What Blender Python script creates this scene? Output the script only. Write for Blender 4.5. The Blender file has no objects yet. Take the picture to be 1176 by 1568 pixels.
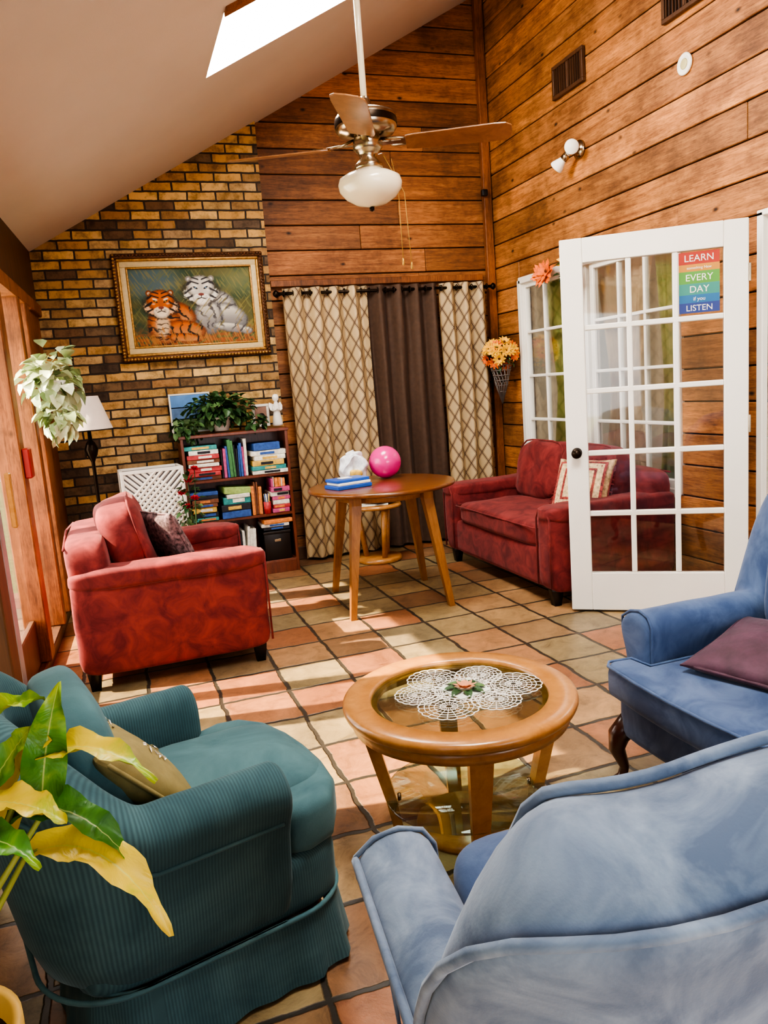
import bpy, bmesh, math, random
from mathutils import Vector, Matrix, Euler, noise as mnoise
random.seed(7)
sc=bpy.context.scene
COL=sc.collection
pi=math.pi
def lin(c):
    return tuple(((x/255)/12.92 if x/255<=.04045 else ((x/255+.055)/1.055)**2.4) for x in c)+(1,)
# ---------------------------------------------------------------- materials
def newmat(name):
    m=bpy.data.materials.new(name); m.use_nodes=True
    n=m.node_tree.nodes; l=m.node_tree.links
    return m,n,l,n['Principled BSDF']
def ramp(n,stops,interp='LINEAR'):
    r=n.new('ShaderNodeValToRGB'); cr=r.color_ramp; cr.interpolation=interp
    while len(cr.elements)<len(stops): cr.elements.new(.5)
    for e,(p,c) in zip(cr.elements,stops): e.position=p; e.color=c
    return r
def mth(n,l,op,a,b=None,c=None):
    x=n.new('ShaderNodeMath'); x.operation=op
    for i,q in enumerate((a,b,c)):
        if q is None: continue
        if isinstance(q,(int,float)): x.inputs[i].default_value=q
        else: l.new(q,x.inputs[i])
    return x.outputs[0]
def mixc(n,l,fac,a,b,mode='MIX'):
    x=n.new('ShaderNodeMix'); x.data_type='RGBA'; x.blend_type=mode
    for i,q in ((0,fac),(6,a),(7,b)):
        if isinstance(q,(int,float)): x.inputs[i].default_value=q
        elif isinstance(q,tuple): x.inputs[i].default_value=q
        else: l.new(q,x.inputs[i])
    return x.outputs[2]
def noise(n,l,scale,detail=3,vec=None,rough=.55,dist=0):
    t=n.new('ShaderNodeTexNoise'); t.inputs['Scale'].default_value=scale
    t.inputs['Detail'].default_value=detail; t.inputs['Roughness'].default_value=rough
    t.inputs['Distortion'].default_value=dist
    if vec is not None: l.new(vec,t.inputs['Vector'])
    return t
def objco(n,l,sc_=(1,1,1),rot=(0,0,0)):
    tc=n.new('ShaderNodeTexCoord'); mp=n.new('ShaderNodeMapping')
    mp.inputs['Scale'].default_value=sc_; mp.inputs['Rotation'].default_value=rot
    l.new(tc.outputs['Object'],mp.inputs['Vector']); return mp.outputs[0]
def bumpn(n,l,b,h,strength=.3,dist=.01):
    x=n.new('ShaderNodeBump'); x.inputs['Strength'].default_value=strength; x.inputs['Distance'].default_value=dist
    l.new(h,x.inputs['Height']); l.new(x.outputs[0],b.inputs['Normal']); return x
def simple(name,c,rough=.6,metal=0,var=.12,scale=12,bump=0,bscale=60,sheen=0,spec=None,coat=0,em=0):
    m,n,l,b=newmat(name); c=lin(c)
    v=objco(n,l); t=noise(n,l,scale,4,v)
    lo=tuple(x*(1-var) for x in c[:3])+(1,); hi=tuple(min(1,x*(1+var)) for x in c[:3])+(1,)
    r=ramp(n,[(.3,lo),(.7,hi)]); l.new(t.outputs['Fac'],r.inputs[0]); l.new(r.outputs[0],b.inputs['Base Color'])
    b.inputs['Roughness'].default_value=rough; b.inputs['Metallic'].default_value=metal
    if spec is not None: b.inputs['Specular IOR Level'].default_value=spec
    if sheen: b.inputs['Sheen Weight'].default_value=sheen; b.inputs['Sheen Roughness'].default_value=.4
    if coat: b.inputs['Coat Weight'].default_value=coat
    if em: b.inputs['Emission Color'].default_value=c; b.inputs['Emission Strength'].default_value=em
    if bump:
        t2=noise(n,l,bscale,3,v); bumpn(n,l,b,t2.outputs['Fac'],bump,.005)
    return m
def velvet(name,c,c2,scale=5,sheen=.6,ribs=0):
    m,n,l,b=newmat(name); v=objco(n,l)
    t=noise(n,l,scale,5,v,.6,.8); r=ramp(n,[(.35,lin(c)),(.65,lin(c2))]); l.new(t.outputs['Fac'],r.inputs[0])
    col=r.outputs[0]
    b.inputs['Roughness'].default_value=.8; b.inputs['Specular IOR Level'].default_value=.25
    b.inputs['Sheen Weight'].default_value=sheen; b.inputs['Sheen Roughness'].default_value=.4
    b.inputs['Sheen Tint'].default_value=tuple(min(1,x*.8+.3) for x in lin(c2)[:3])+(1,)
    if ribs:
        uv=n.new('ShaderNodeUVMap'); sp=n.new('ShaderNodeSeparateXYZ'); l.new(uv.outputs[0],sp.inputs[0])
        s=mth(n,l,'SINE',mth(n,l,'MULTIPLY',sp.outputs[0],ribs))
        s2=mth(n,l,'MULTIPLY_ADD',s,.5,.5)
        col=mixc(n,l,mth(n,l,'MULTIPLY',s2,.45),col,(0.02,.05,.06,1))
        bumpn(n,l,b,s,-.6,.003)
    else:
        t2=noise(n,l,250,2,v); bumpn(n,l,b,t2.outputs['Fac'],.15,.002)
    l.new(col,b.inputs['Base Color'])
    return m
def wood(name,c1,c2,stretch=(1,12,12),rough=.45,island=.0,knots=False,bump=.15,scale=3,coat=0):
    m,n,l,b=newmat(name)
    tc=n.new('ShaderNodeTexCoord'); mp=n.new('ShaderNodeMapping'); mp.inputs['Scale'].default_value=stretch
    l.new(tc.outputs['Object'],mp.inputs['Vector'])
    vec=mp.outputs[0]
    geo=n.new('ShaderNodeNewGeometry')
    if island:
        ad=n.new('ShaderNodeVectorMath'); ad.operation='ADD'
        cb=n.new('ShaderNodeCombineXYZ')
        rr=mth(n,l,'MULTIPLY',geo.outputs['Random Per Island'],37.0)
        for i in range(3): l.new(rr,cb.inputs[i])
        l.new(vec,ad.inputs[0]); l.new(cb.outputs[0],ad.inputs[1]); vec=ad.outputs[0]
    t=noise(n,l,scale,8,vec,.68,.6)
    r=ramp(n,[(.28,lin(c1)),(.72,lin(c2))]); l.new(t.outputs['Fac'],r.inputs[0]); col=r.outputs[0]
    if island:
        hs=n.new('ShaderNodeHueSaturation')
        l.new(mth(n,l,'MULTIPLY_ADD',geo.outputs['Random Per Island'],island*2,1-island),hs.inputs['Value'])
        l.new(col,hs.inputs['Color']); col=hs.outputs[0]
    if knots:
        # board-to-board tint and weathering
        fr=mth(n,l,'FRACT',mth(n,l,'MULTIPLY',geo.outputs['Random Per Island'],7.13))
        rt=ramp(n,[(0,(1.05,.95,.85,1)),(.35,(.9,.88,.86,1)),(.6,(1.1,1.0,.82,1)),(.85,(.8,.8,.82,1)),(1,(1,.92,.85,1))]); l.new(fr,rt.inputs[0])
        col=mixc(n,l,.8,col,rt.outputs[0],'MULTIPLY')
        mp2=n.new('ShaderNodeMapping'); l.new(tc.outputs['Object'],mp2.inputs['Vector'])
        mp2.inputs['Scale'].default_value=tuple(1 if s<2 else 1.8 for s in stretch)
        vo=n.new('ShaderNodeTexVoronoi'); vo.inputs['Scale'].default_value=3.8; l.new(mp2.outputs[0],vo.inputs['Vector'])
        kr=ramp(n,[(.035,(1,1,1,1)),(.11,(0,0,0,1))]); l.new(vo.outputs['Distance'],kr.inputs[0])
        dk=tuple(x*.15 for x in lin(c1)[:3])+(1,)
        col=mixc(n,l,kr.outputs[0],col,dk)
        t3=noise(n,l,2.6,6,tc.outputs['Object'],.7); r3=ramp(n,[(.36,(.38,.36,.36,1)),(.55,(1,1,1,1)),(.75,(1.3,1.2,1.02,1))]); l.new(t3.outputs['Fac'],r3.inputs[0])
        col=mixc(n,l,.75,col,r3.outputs[0],'MULTIPLY')
        mp3=n.new('ShaderNodeMapping'); l.new(tc.outputs['Object'],mp3.inputs['Vector']); mp3.inputs['Scale'].default_value=tuple(s*4 if s>2 else 5 for s in stretch)
        t4=noise(n,l,3,4,mp3.outputs[0],.7); r4=ramp(n,[(.40,(.45,.41,.39,1)),(.52,(1,1,1,1))]); l.new(t4.outputs['Fac'],r4.inputs[0])
        col=mixc(n,l,.6,col,r4.outputs[0],'MULTIPLY')
    l.new(col,b.inputs['Base Color']); b.inputs['Roughness'].default_value=rough
    if coat: b.inputs['Coat Weight'].default_value=coat; b.inputs['Coat Roughness'].default_value=.15
    bumpn(n,l,b,t.outputs['Fac'],bump,.004)
    return m
def glassmat(name,tint=(255,255,255),refl=.08):
    m,n,l,b=newmat(name); n.remove(b)
    tr=n.new('ShaderNodeBsdfTransparent'); tr.inputs[0].default_value=lin(tint)
    gl=n.new('ShaderNodeBsdfGlossy'); gl.inputs['Roughness'].default_value=.03
    mx=n.new('ShaderNodeMixShader'); lw=n.new('ShaderNodeLayerWeight'); lw.inputs[0].default_value=.25
    l.new(mth(n,l,'MULTIPLY_ADD',lw.outputs['Fresnel'],.5,refl),mx.inputs[0])
    l.new(tr.outputs[0],mx.inputs[1]); l.new(gl.outputs[0],mx.inputs[2])
    l.new(mx.outputs[0],n['Material Output'].inputs[0]); return m
def tile_floor():
    m,n,l,b=newmat('terracotta_tiles'); tc=n.new('ShaderNodeTexCoord')
    nz=noise(n,l,8,4,tc.outputs['Object'])
    sub=n.new('ShaderNodeVectorMath'); sub.operation='MULTIPLY_ADD'
    l.new(nz.outputs['Color'],sub.inputs[0]); sub.inputs[1].default_value=(.036,.036,0); l.new(tc.outputs['Object'],sub.inputs[2])
    br=n.new('ShaderNodeTexBrick'); br.offset=0; br.squash=1
    br.inputs['Scale'].default_value=1; br.inputs['Brick Width'].default_value=.305; br.inputs['Row Height'].default_value=.305
    br.inputs['Mortar Size'].default_value=.011; br.inputs['Mortar Smooth'].default_value=.45
    br.inputs['Color1'].default_value=(0,0,0,1); br.inputs['Color2'].default_value=(1,1,1,1); br.inputs['Mortar'].default_value=(.5,.5,.5,1)
    l.new(sub.outputs[0],br.inputs['Vector'])
    r=ramp(n,[(0,lin((152,98,68))),(.18,lin((164,116,84))),(.34,lin((164,138,100))),(.5,lin((150,132,98))),(.64,lin((134,120,94))),(.78,lin((156,104,74))),(.88,lin((128,92,68))),(1,lin((168,144,108)))])
    l.new(br.outputs['Color'],r.inputs[0])
    t=noise(n,l,9,8,tc.outputs['Object'],.78,.6)
    r2=ramp(n,[(.3,(.32,.29,.27,1)),(.47,(.88,.86,.83,1)),(.7,(1.4,1.36,1.28,1))]); l.new(t.outputs['Fac'],r2.inputs[0])
    col=mixc(n,l,.85,r.outputs[0],r2.outputs[0],'MULTIPLY')
    t5=noise(n,l,2.3,3,tc.outputs['Object']); r5=ramp(n,[(.35,(.75,.74,.72,1)),(.65,(1.1,1.1,1.08,1))]); l.new(t5.outputs['Fac'],r5.inputs[0])
    col=mixc(n,l,.8,col,r5.outputs[0],'MULTIPLY')
    col=mixc(n,l,br.outputs['Fac'],col,lin((58,53,47)))
    l.new(col,b.inputs['Base Color'])
    h=mth(n,l,'SUBTRACT',mth(n,l,'MULTIPLY',t.outputs['Fac'],.45),br.outputs['Fac'])
    bumpn(n,l,b,h,.7,.007)
    b.inputs['Roughness'].default_value=.34
    return m
def brick_mat():
    m,n,l,b=newmat('brick'); tc=n.new('ShaderNodeTexCoord'); sp=n.new('ShaderNodeSeparateXYZ'); cb=n.new('ShaderNodeCombineXYZ')
    l.new(tc.outputs['Object'],sp.inputs[0])
    l.new(mth(n,l,'ADD',sp.outputs[0],sp.outputs[1]),cb.inputs[0]); l.new(sp.outputs[2],cb.inputs[1])
    nz=noise(n,l,11,2,tc.outputs['Object']); sub=n.new('ShaderNodeVectorMath'); sub.operation='MULTIPLY_ADD'
    l.new(nz.outputs['Color'],sub.inputs[0]); sub.inputs[1].default_value=(.014,.014,0); l.new(cb.outputs[0],sub.inputs[2])
    br=n.new('ShaderNodeTexBrick'); br.offset=.5
    br.inputs['Scale'].default_value=1; br.inputs['Brick Width'].default_value=.205; br.inputs['Row Height'].default_value=.066
    br.inputs['Mortar Size'].default_value=.007; br.inputs['Mortar Smooth'].default_value=.3
    br.inputs['Color1'].default_value=(0,0,0,1); br.inputs['Color2'].default_value=(1,1,1,1)
    l.new(sub.outputs[0],br.inputs['Vector'])
    r=ramp(n,[(0,lin((74,60,48))),(.16,lin((118,90,62))),(.3,lin((204,164,100))),(.45,lin((158,120,78))),(.58,lin((190,148,88))),(.7,lin((100,82,66))),(.82,lin((222,184,118))),(1,lin((162,136,104)))])
    l.new(br.outputs['Color'],r.inputs[0])
    t=noise(n,l,14,6,tc.outputs['Object'],.7); r2=ramp(n,[(.34,(.38,.35,.33,1)),(.56,(1.15,1.13,1.1,1))]); l.new(t.outputs['Fac'],r2.inputs[0])
    col=mixc(n,l,.85,r.outputs[0],r2.outputs[0],'MULTIPLY')
    col=mixc(n,l,br.outputs['Fac'],col,lin((60,50,42)))
    l.new(col,b.inputs['Base Color']); b.inputs['Roughness'].default_value=.8
    h=mth(n,l,'SUBTRACT',mth(n,l,'MULTIPLY',t.outputs['Fac'],.6),br.outputs['Fac']); bumpn(n,l,b,h,1,.014)
    return m
def lattice_mat():
    m,n,l,b=newmat('lattice_curtain'); uv=n.new('ShaderNodeUVMap'); sp=n.new('ShaderNodeSeparateXYZ'); l.new(uv.outputs[0],sp.inputs[0])
    a=mth(n,l,'MULTIPLY',sp.outputs[0],1/.115); c=mth(n,l,'MULTIPLY',sp.outputs[1],1/.16)
    outs=[]
    for op in ('ADD','SUBTRACT'):
        f=mth(n,l,'FRACT',mth(n,l,op,a,c)); d=mth(n,l,'ABSOLUTE',mth(n,l,'SUBTRACT',f,.5))
        outs.append(mth(n,l,'LESS_THAN',d,.04))
        outs.append(mth(n,l,'LESS_THAN',mth(n,l,'ABSOLUTE',mth(n,l,'SUBTRACT',d,.10)),.014))
    f=outs[0]
    for o in outs[1:]: f=mth(n,l,'MAXIMUM',f,o)
    col=mixc(n,l,f,lin((188,164,126)),lin((80,56,40)))
    l.new(col,b.inputs['Base Color']); b.inputs['Roughness'].default_value=.5
    return m
def vcol_mat(name,rough=.5):
    m,n,l,b=newmat(name); a=n.new('ShaderNodeAttribute'); a.attribute_name='Col'
    l.new(a.outputs['Color'],b.inputs['Base Color']); b.inputs['Roughness'].default_value=rough; b.inputs['Specular IOR Level'].default_value=.25; return m
def leaf_mat(name,stops,scale=9,rough=.45,trans=0):
    m,n,l,b=newmat(name); g=n.new('ShaderNodeNewGeometry'); v=objco(n,l); t=noise(n,l,scale,3,v)
    f=mth(n,l,'ADD',mth(n,l,'MULTIPLY',g.outputs['Random Per Island'],.55),mth(n,l,'MULTIPLY',t.outputs['Fac'],.45))
    r=ramp(n,[(p,lin(c)) for p,c in stops]); l.new(f,r.inputs[0]); l.new(r.outputs[0],b.inputs['Base Color'])
    b.inputs['Roughness'].default_value=rough
    return m

# ---------------------------------------------------------------- mesh helpers
class G:
    def __init__(s,name,loc=(0,0,0),rz=0):
        s.e=bpy.data.objects.new(name,None); s.e.empty_display_size=.1; COL.objects.link(s.e)
        s.e.location=loc; s.e.rotation_euler=(0,0,rz)
class MB:
    def __init__(s): s.v=[];s.f=[];s.mi=[];s.sm=[];s.uv=[];s.col=None
    def add(s,vs,fs,m=0,smooth=False,M=None,uv=None):
        o=len(s.v)
        for i,p in enumerate(vs):
            p=Vector(p)
            if M is not None: p=M@p
            s.v.append(p); s.uv.append(uv[i] if uv else (0,0))
        for f in fs: s.f.append([o+i for i in f]); s.mi.append(m); s.sm.append(smooth)
    def make(s,name,mats,g=None,sub=0,loc=None,rz=0):
        me=bpy.data.meshes.new(name); me.from_pydata([tuple(p) for p in s.v],[],s.f)
        if not isinstance(mats,(list,tuple)): mats=[mats]
        for m in mats: me.materials.append(m)
        me.polygons.foreach_set('material_index',s.mi); me.polygons.foreach_set('use_smooth',s.sm)
        ul=me.uv_layers.new(name='UVMap')
        for lp in me.loops: ul.data[lp.index].uv=s.uv[lp.vertex_index]
        if s.col:
            ca=me.color_attributes.new('Col','FLOAT_COLOR','POINT')
            for i,c in enumerate(s.col): ca.data[i].color=c
        me.update()
        o=bpy.data.objects.new(name,me); COL.objects.link(o)
        if g: o.parent=g.e
        if loc: o.location=loc
        o.rotation_euler=(0,0,rz)
        if sub:
            md=o.modifiers.new('sub','SUBSURF'); md.levels=sub; md.render_levels=sub
        return o
    # primitives
    def box(s,c,d,m=0,bev=.004,seg=1,rot=None,smooth=False,M=None):
        bm=bmesh.new(); bmesh.ops.create_cube(bm,size=1)
        for v in bm.verts: v.co=Vector((v.co.x*d[0],v.co.y*d[1],v.co.z*d[2]))
        bv=min(bev,min(d)*.45)
        if bv>0: bmesh.ops.bevel(bm,geom=list(bm.edges),offset=bv,segments=seg,affect='EDGES',profile=.5)
        T=Matrix.Translation(c)
        if rot: T=T@Euler(rot).to_matrix().to_4x4()
        if M is not None: T=M@T
        bm.verts.index_update()
        s.add([v.co.copy() for v in bm.verts],[[v.index for v in f.verts] for f in bm.faces],m,smooth or seg>1,T); bm.free()
    def rcube(s,c,d,m=0,n=5,res=9,puff=0,rot=None,wrinkle=0,M=None,pil=False,wf=9):
        vs=[];fs=[];idx={}
        def vid(a,b_,c_):
            k=(a,b_,c_)
            if k not in idx:
                p=Vector((2*a/res-1,2*b_/res-1,2*c_/res-1))
                p=Vector([math.sin(q*pi/2) if abs(q)<1 else q for q in p])
                mx=max(abs(p.x),abs(p.y),abs(p.z)); ln=(abs(p.x)**n+abs(p.y)**n+abs(p.z)**n)**(1/n)
                q=p*(mx/ln) if ln else p
                if pil:
                    th=max(0,(1-abs(p.x)**3))*max(0,(1-abs(p.y)**3)); q=Vector((p.x*(1-.07*(1-p.y*p.y)),p.y*(1-.07*(1-p.x*p.x)),p.z*(.06+.94*th**.55)))
                if puff: q.z+=(1 if q.z>0 else -1)*puff*(1-q.x**2)*(1-q.y**2)*abs(q.z)
                w=Vector((q.x*d[0]/2,q.y*d[1]/2,q.z*d[2]/2))
                if wrinkle:
                    nn=mnoise.noise_vector((w+Vector(c))*wf); w+=nn*wrinkle
                idx[k]=len(vs); vs.append(w)
            return idx[k]
        R=range(res)
        for i in R:
            for j in R:
                fs.append([vid(i,j,0),vid(i,j+1,0),vid(i+1,j+1,0),vid(i+1,j,0)])
                fs.append([vid(i,j,res),vid(i+1,j,res),vid(i+1,j+1,res),vid(i,j+1,res)])
                fs.append([vid(i,0,j),vid(i+1,0,j),vid(i+1,0,j+1),vid(i,0,j+1)])
                fs.append([vid(i,res,j),vid(i,res,j+1),vid(i+1,res,j+1),vid(i+1,res,j)])
                fs.append([vid(0,i,j),vid(0,i,j+1),vid(0,i+1,j+1),vid(0,i+1,j)])
                fs.append([vid(res,i,j),vid(res,i+1,j),vid(res,i+1,j+1),vid(res,i,j+1)])
        T=Matrix.Translation(c)
        if rot: T=T@Euler(rot).to_matrix().to_4x4()
        if M is not None: T=M@T
        uv=[(p[0]+p[1],p[2]) for p in vs]
        s.add(vs,fs,m,True,T,uv)
    def lathe(s,prof,c=(0,0,0),m=0,seg=32,rot=None,smooth=True,M=None,cap=True):
        vs=[];fs=[]
        for (r,z) in prof:
            for k in range(seg):
                a=2*pi*k/seg; vs.append((r*math.cos(a),r*math.sin(a),z))
        for i in range(len(prof)-1):
            for k in range(seg):
                k2=(k+1)%seg; fs.append([i*seg+k,i*seg+k2,(i+1)*seg+k2,(i+1)*seg+k])
        if cap:
            if prof[0][0]>1e-4: fs.append([k for k in range(seg)][::-1])
            if prof[-1][0]>1e-4: fs.append([(len(prof)-1)*seg+k for k in range(seg)])
        T=Matrix.Translation(c)
        if rot: T=T@Euler(rot).to_matrix().to_4x4()
        if M is not None: T=M@T
        s.add(vs,fs,m,smooth,T)
    def tube(s,pts,r,m=0,seg=8,closed=False,M=None,smooth=True):
        pts=[Vector(p) for p in pts]; n=len(pts)
        rs=r if isinstance(r,(list,tuple)) else [r]*n
        vs=[];fs=[]; up=Vector((0,0,1)); prev=None
        for i in range(n):
            if closed: t=pts[(i+1)%n]-pts[i-1]
            else: t=pts[min(i+1,n-1)]-pts[max(i-1,0)]
            if t.length<1e-9: t=Vector((0,0,1))
            t.normalize()
            if prev is None:
                a=up if abs(t.z)<.9 else Vector((1,0,0)); x=t.cross(a).normalized()
            else:
                x=(prev-t*prev.dot(t)); 
                if x.length<1e-6: x=t.orthogonal()
                x.normalize()
            prev=x; y=t.cross(x)
            for k in range(seg):
                an=2*pi*k/seg; vs.append(pts[i]+(x*math.cos(an)+y*math.sin(an))*rs[i])
        e=n if closed else n-1
        for i in range(e):
            j=(i+1)%n
            for k in range(seg):
                k2=(k+1)%seg; fs.append([i*seg+k,i*seg+k2,j*seg+k2,j*seg+k])
        if not closed:
            fs.append(list(range(seg))[::-1]); fs.append([(n-1)*seg+k for k in range(seg)])
        s.add(vs,fs,m,smooth,M)
    def prism(s,outline,z0,z1,m=0,bev=0,seg=1,M=None,smooth=False):
        bm=bmesh.new(); vv=[bm.verts.new((x,y,z0)) for x,y in outline]; f=bm.faces.new(vv)
        ex=bmesh.ops.extrude_face_region(bm,geom=[f]); 
        for g in ex['geom']:
            if isinstance(g,bmesh.types.BMVert): g.co.z=z1
        bmesh.ops.recalc_face_normals(bm,faces=bm.faces)
        if bev:
            es=[e for e in bm.edges if abs((e.verts[0].co-e.verts[1].co).z)<1e-6]
            bmesh.ops.bevel(bm,geom=es,offset=bev,segments=seg,affect='EDGES',profile=.5)
        bm.verts.index_update()
        s.add([v.co.copy() for v in bm.verts],[[v.index for v in f.verts] for f in bm.faces],m,smooth,M); bm.free()
    def leaf(s,c,d,up,L,W,m=0,fold=.25,droop=.2):
        d=Vector(d).normalized(); up=Vector(up); x=d.cross(up)
        if x.length<1e-4: x=d.orthogonal()
        x.normalize(); u=x.cross(d).normalized(); c=Vector(c)
        vs=[c,c+d*L*.35+x*W*.5+u*W*fold,c+d*L*.35,c+d*L*.35-x*W*.5+u*W*fold,
            c+d*L*.72+x*W*.36+u*(W*fold*.6-L*droop*.4),c+d*L*.72-u*L*droop*.45,c+d*L*.72-x*W*.36+u*(W*fold*.6-L*droop*.4),c+d*L-u*L*droop]
        s.add(vs,[[0,1,2],[0,2,3],[1,4,5,2],[2,5,6,3],[4,7,5],[5,7,6]],m,True)
    def cluster(s,n,c,rad,L,W,ms=(0,),hang=.3,shell=.5):
        for i in range(n):
            v=Vector((random.gauss(0,1),random.gauss(0,1),random.gauss(0,1))).normalized()
            q=v*random.uniform(shell,1); p=Vector(c)+Vector((q.x*rad[0],q.y*rad[1],q.z*rad[2]))
            d=(v+Vector((random.uniform(-.5,.5),random.uniform(-.5,.5),random.uniform(-.6,.3)-hang)))
            k=random.uniform(.7,1.25)
            s.leaf(p,d,Vector((random.uniform(-.4,.4),random.uniform(-.4,.4),1)),L*k,W*k,random.choice(ms))
    def flower(s,c,nrm,r,mp=0,mc=1,n=11):
        nrm=Vector(nrm).normalized(); a=nrm.orthogonal().normalized(); b=nrm.cross(a)
        for ring,(kk,rr) in enumerate(((n,1),(n,.7))):
            for i in range(kk):
                t=2*pi*(i+.5*ring)/kk; d=(a*math.cos(t)+b*math.sin(t)+nrm*(.25+.35*ring))
                s.leaf(c,d,nrm,r*rr,r*.42,mp,fold=.15,droop=-.05)
        s.lathe([(0,-.004),(r*.2,0),(r*.22,r*.1),(0,r*.2)],M=Matrix.Translation(c)@nrm.to_track_quat('Z','Y').to_matrix().to_4x4(),m=mc,seg=8)

# ---------------------------------------------------------------- palette
M_floor=tile_floor(); M_brick=brick_mat()
M_ceil=simple('ceiling_plaster',(208,197,186),.9,var=.03,scale=2,bump=.1,bscale=120)
M_wallX=wood('cedar_boards_x',(116,70,40),(184,124,74),(1,14,14),.62,.34,True,.35,2.2)
M_wallY=wood('cedar_boards_y_lit',(132,82,46),(212,148,90),(14,1,14),.62,.32,True,.35,2.2)  # same wood as the back wall, its brighter light put into the colours
M_dark=simple('groove_dark',(40,22,12),.9)
M_post=wood('post_wood',(112,66,38),(172,110,64),(14,14,1),.5,.15,True,.2,2)
M_postd=wood('post_wood_dark',(62,40,26),(100,66,42),(14,14,1),.5,.15,False,.2,2)
M_white=simple('white_paint',(232,228,220),.4,var=.03,scale=3)
M_cream=simple('cream_wall',(196,186,166),.8,var=.04,scale=2)
M_glass=glassmat('clear_glass')
M_red=velvet('red_velour',(98,38,40),(140,60,58),9,.35)
M_teal=velvet('teal_corduroy',(64,96,104),(84,118,124),5,.3,ribs=900)
M_tealp=velvet('teal_fabric',(66,100,108),(88,124,130),5,.3)
M_blue=velvet('blue_velvet_lit',(88,104,128),(136,152,172),8,.6)  # same velvet as the next, foreground light put into the paler colour
M_blued=velvet('blue_velvet_shaded',(60,78,112),(90,108,140),7,.4)
M_feet=simple('dark_feet',(28,18,14),.4)
M_oak=wood('honey_oak',(160,106,54),(196,140,78),(6,6,6),.3,0,False,.05,3,coat=.4)
M_oakdark=wood('walnut_table',(92,52,24),(140,86,42),(2,14,14),.28,0,False,.05,3,coat=.5)
M_legoak=wood('table_leg_wood',(126,80,38),(164,112,58),(14,14,2),.35,0,False,.05,3,coat=.2)
M_cherry=wood('cherry_bookcase',(88,42,26),(130,68,42),(14,14,2),.35,0,False,.05,3,coat=.3)
M_nickel=simple('brushed_nickel',(176,160,138),.25,1,var=.05)
M_bronze=simple('dark_bronze',(48,38,30),.35,.9)
M_opal=simple('opal_glass',(240,228,200),.25,var=.02,coat=.5)
M_curd=simple('brown_curtain',(78,56,42),.75,var=.15,scale=30,sheen=.05)
M_lat=lattice_mat()
M_lwhite=simple('soft_white',(236,232,224),.7,var=.04)
M_black=simple('black_plastic',(18,18,20),.4)
M_gold=simple('antique_gold',(176,134,74),.4,.6,var=.4,scale=60,bump=.6,bscale=90)
M_golddk=simple('frame_brown_gold',(96,62,38),.45,.4,var=.5,scale=60,bump=.8,bscale=80)
M_liner=simple('frame_liner',(198,178,132),.5,var=.1,scale=40)

# ---------------------------------------------------------------- room
XR=3.15; YB=6.05
def ceilz(x): return 2.663+.5435*x
mb=MB(); mb.box((1.9,2.1,-.05),(6.2,8.4,.1),0,0); mb.make('floor',M_floor)
TH_=.06
def slab(mb,x0,x1,y0,y1,m=0,th=TH_):
    vs=[(x0,y0,ceilz(x0)),(x1,y0,ceilz(x1)),(x1,y1,ceilz(x1)),(x0,y1,ceilz(x0))]; vs+=[(a,b,c+th) for a,b,c in vs]
    mb.add(vs,[[0,3,2,1],[4,5,6,7],[0,1,5,4],[1,2,6,5],[2,3,7,6],[3,0,4,7]],m)
mb=MB(); sx0,sx1=.67,1.62
slab(mb,-.85,sx0,-1.9,6.25); slab(mb,sx1,3.3,-1.9,6.25)
for a,b in ((-1.9,1.0),(2.1,3.72),(4.45,6.25)): slab(mb,sx0,sx1,a,b)
mb.make('ceiling',M_ceil)
mb=MB(); a_,b_=3.72,4.45
vs=[(sx0-.0,a_-.06,ceilz(sx0)-.02),(sx1+.05,a_-.06,ceilz(sx1+.05)-.02),(sx1+.05,a_,ceilz(sx1+.05)-.02),(sx0-.0,a_,ceilz(sx0)-.02)]; vs+=[(p,q,r_+.03) for p,q,r_ in vs]
mb.add(vs,[[0,3,2,1],[4,5,6,7],[0,1,5,4],[1,2,6,5],[2,3,7,6],[3,0,4,7]],0); mb.make('trim_1',[M_post])
def emis(name,c,s):
    m,n,l,b=newmat(name); n.remove(b); e=n.new('ShaderNodeEmission'); e.inputs[0].default_value=c; e.inputs[1].default_value=s; l.new(e.outputs[0],n['Material Output'].inputs[0]); return m
for k,(a,b,st) in enumerate(((3.72,4.45,28),(1.0,2.1,26))):  # nearer panel is out of view, added to brighten the chair tops
    mb=MB(); q0,q1=sx0+.004,sx1-.004; a+=.004; b-=.004
    vs=[(q0,a,ceilz(q0)+.02),(q1,a,ceilz(q1)+.02),(q1,b,ceilz(q1)+.02),(q0,b,ceilz(q0)+.02)]; vs+=[(p,q,r_+.02) for p,q,r_ in vs]
    mb.add(vs,[[0,3,2,1],[4,5,6,7],[0,1,5,4],[1,2,6,5],[2,3,7,6],[3,0,4,7]],0); mb.make('window_%d'%(k+2),emis('skylight_diffuser_%d'%k,(1,.965,.90,1),st))
def intervals(lo,hi,ops):
    segs=[(lo,hi)]
    for a,b in ops:
        ns=[]
        for s,e in segs:
            if b<=s or a>=e: ns.append((s,e)); continue
            if a>s: ns.append((s,a))
            if b<e: ns.append((b,e))
        segs=ns
    return [q for q in segs if q[1]-q[0]>.01]
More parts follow.
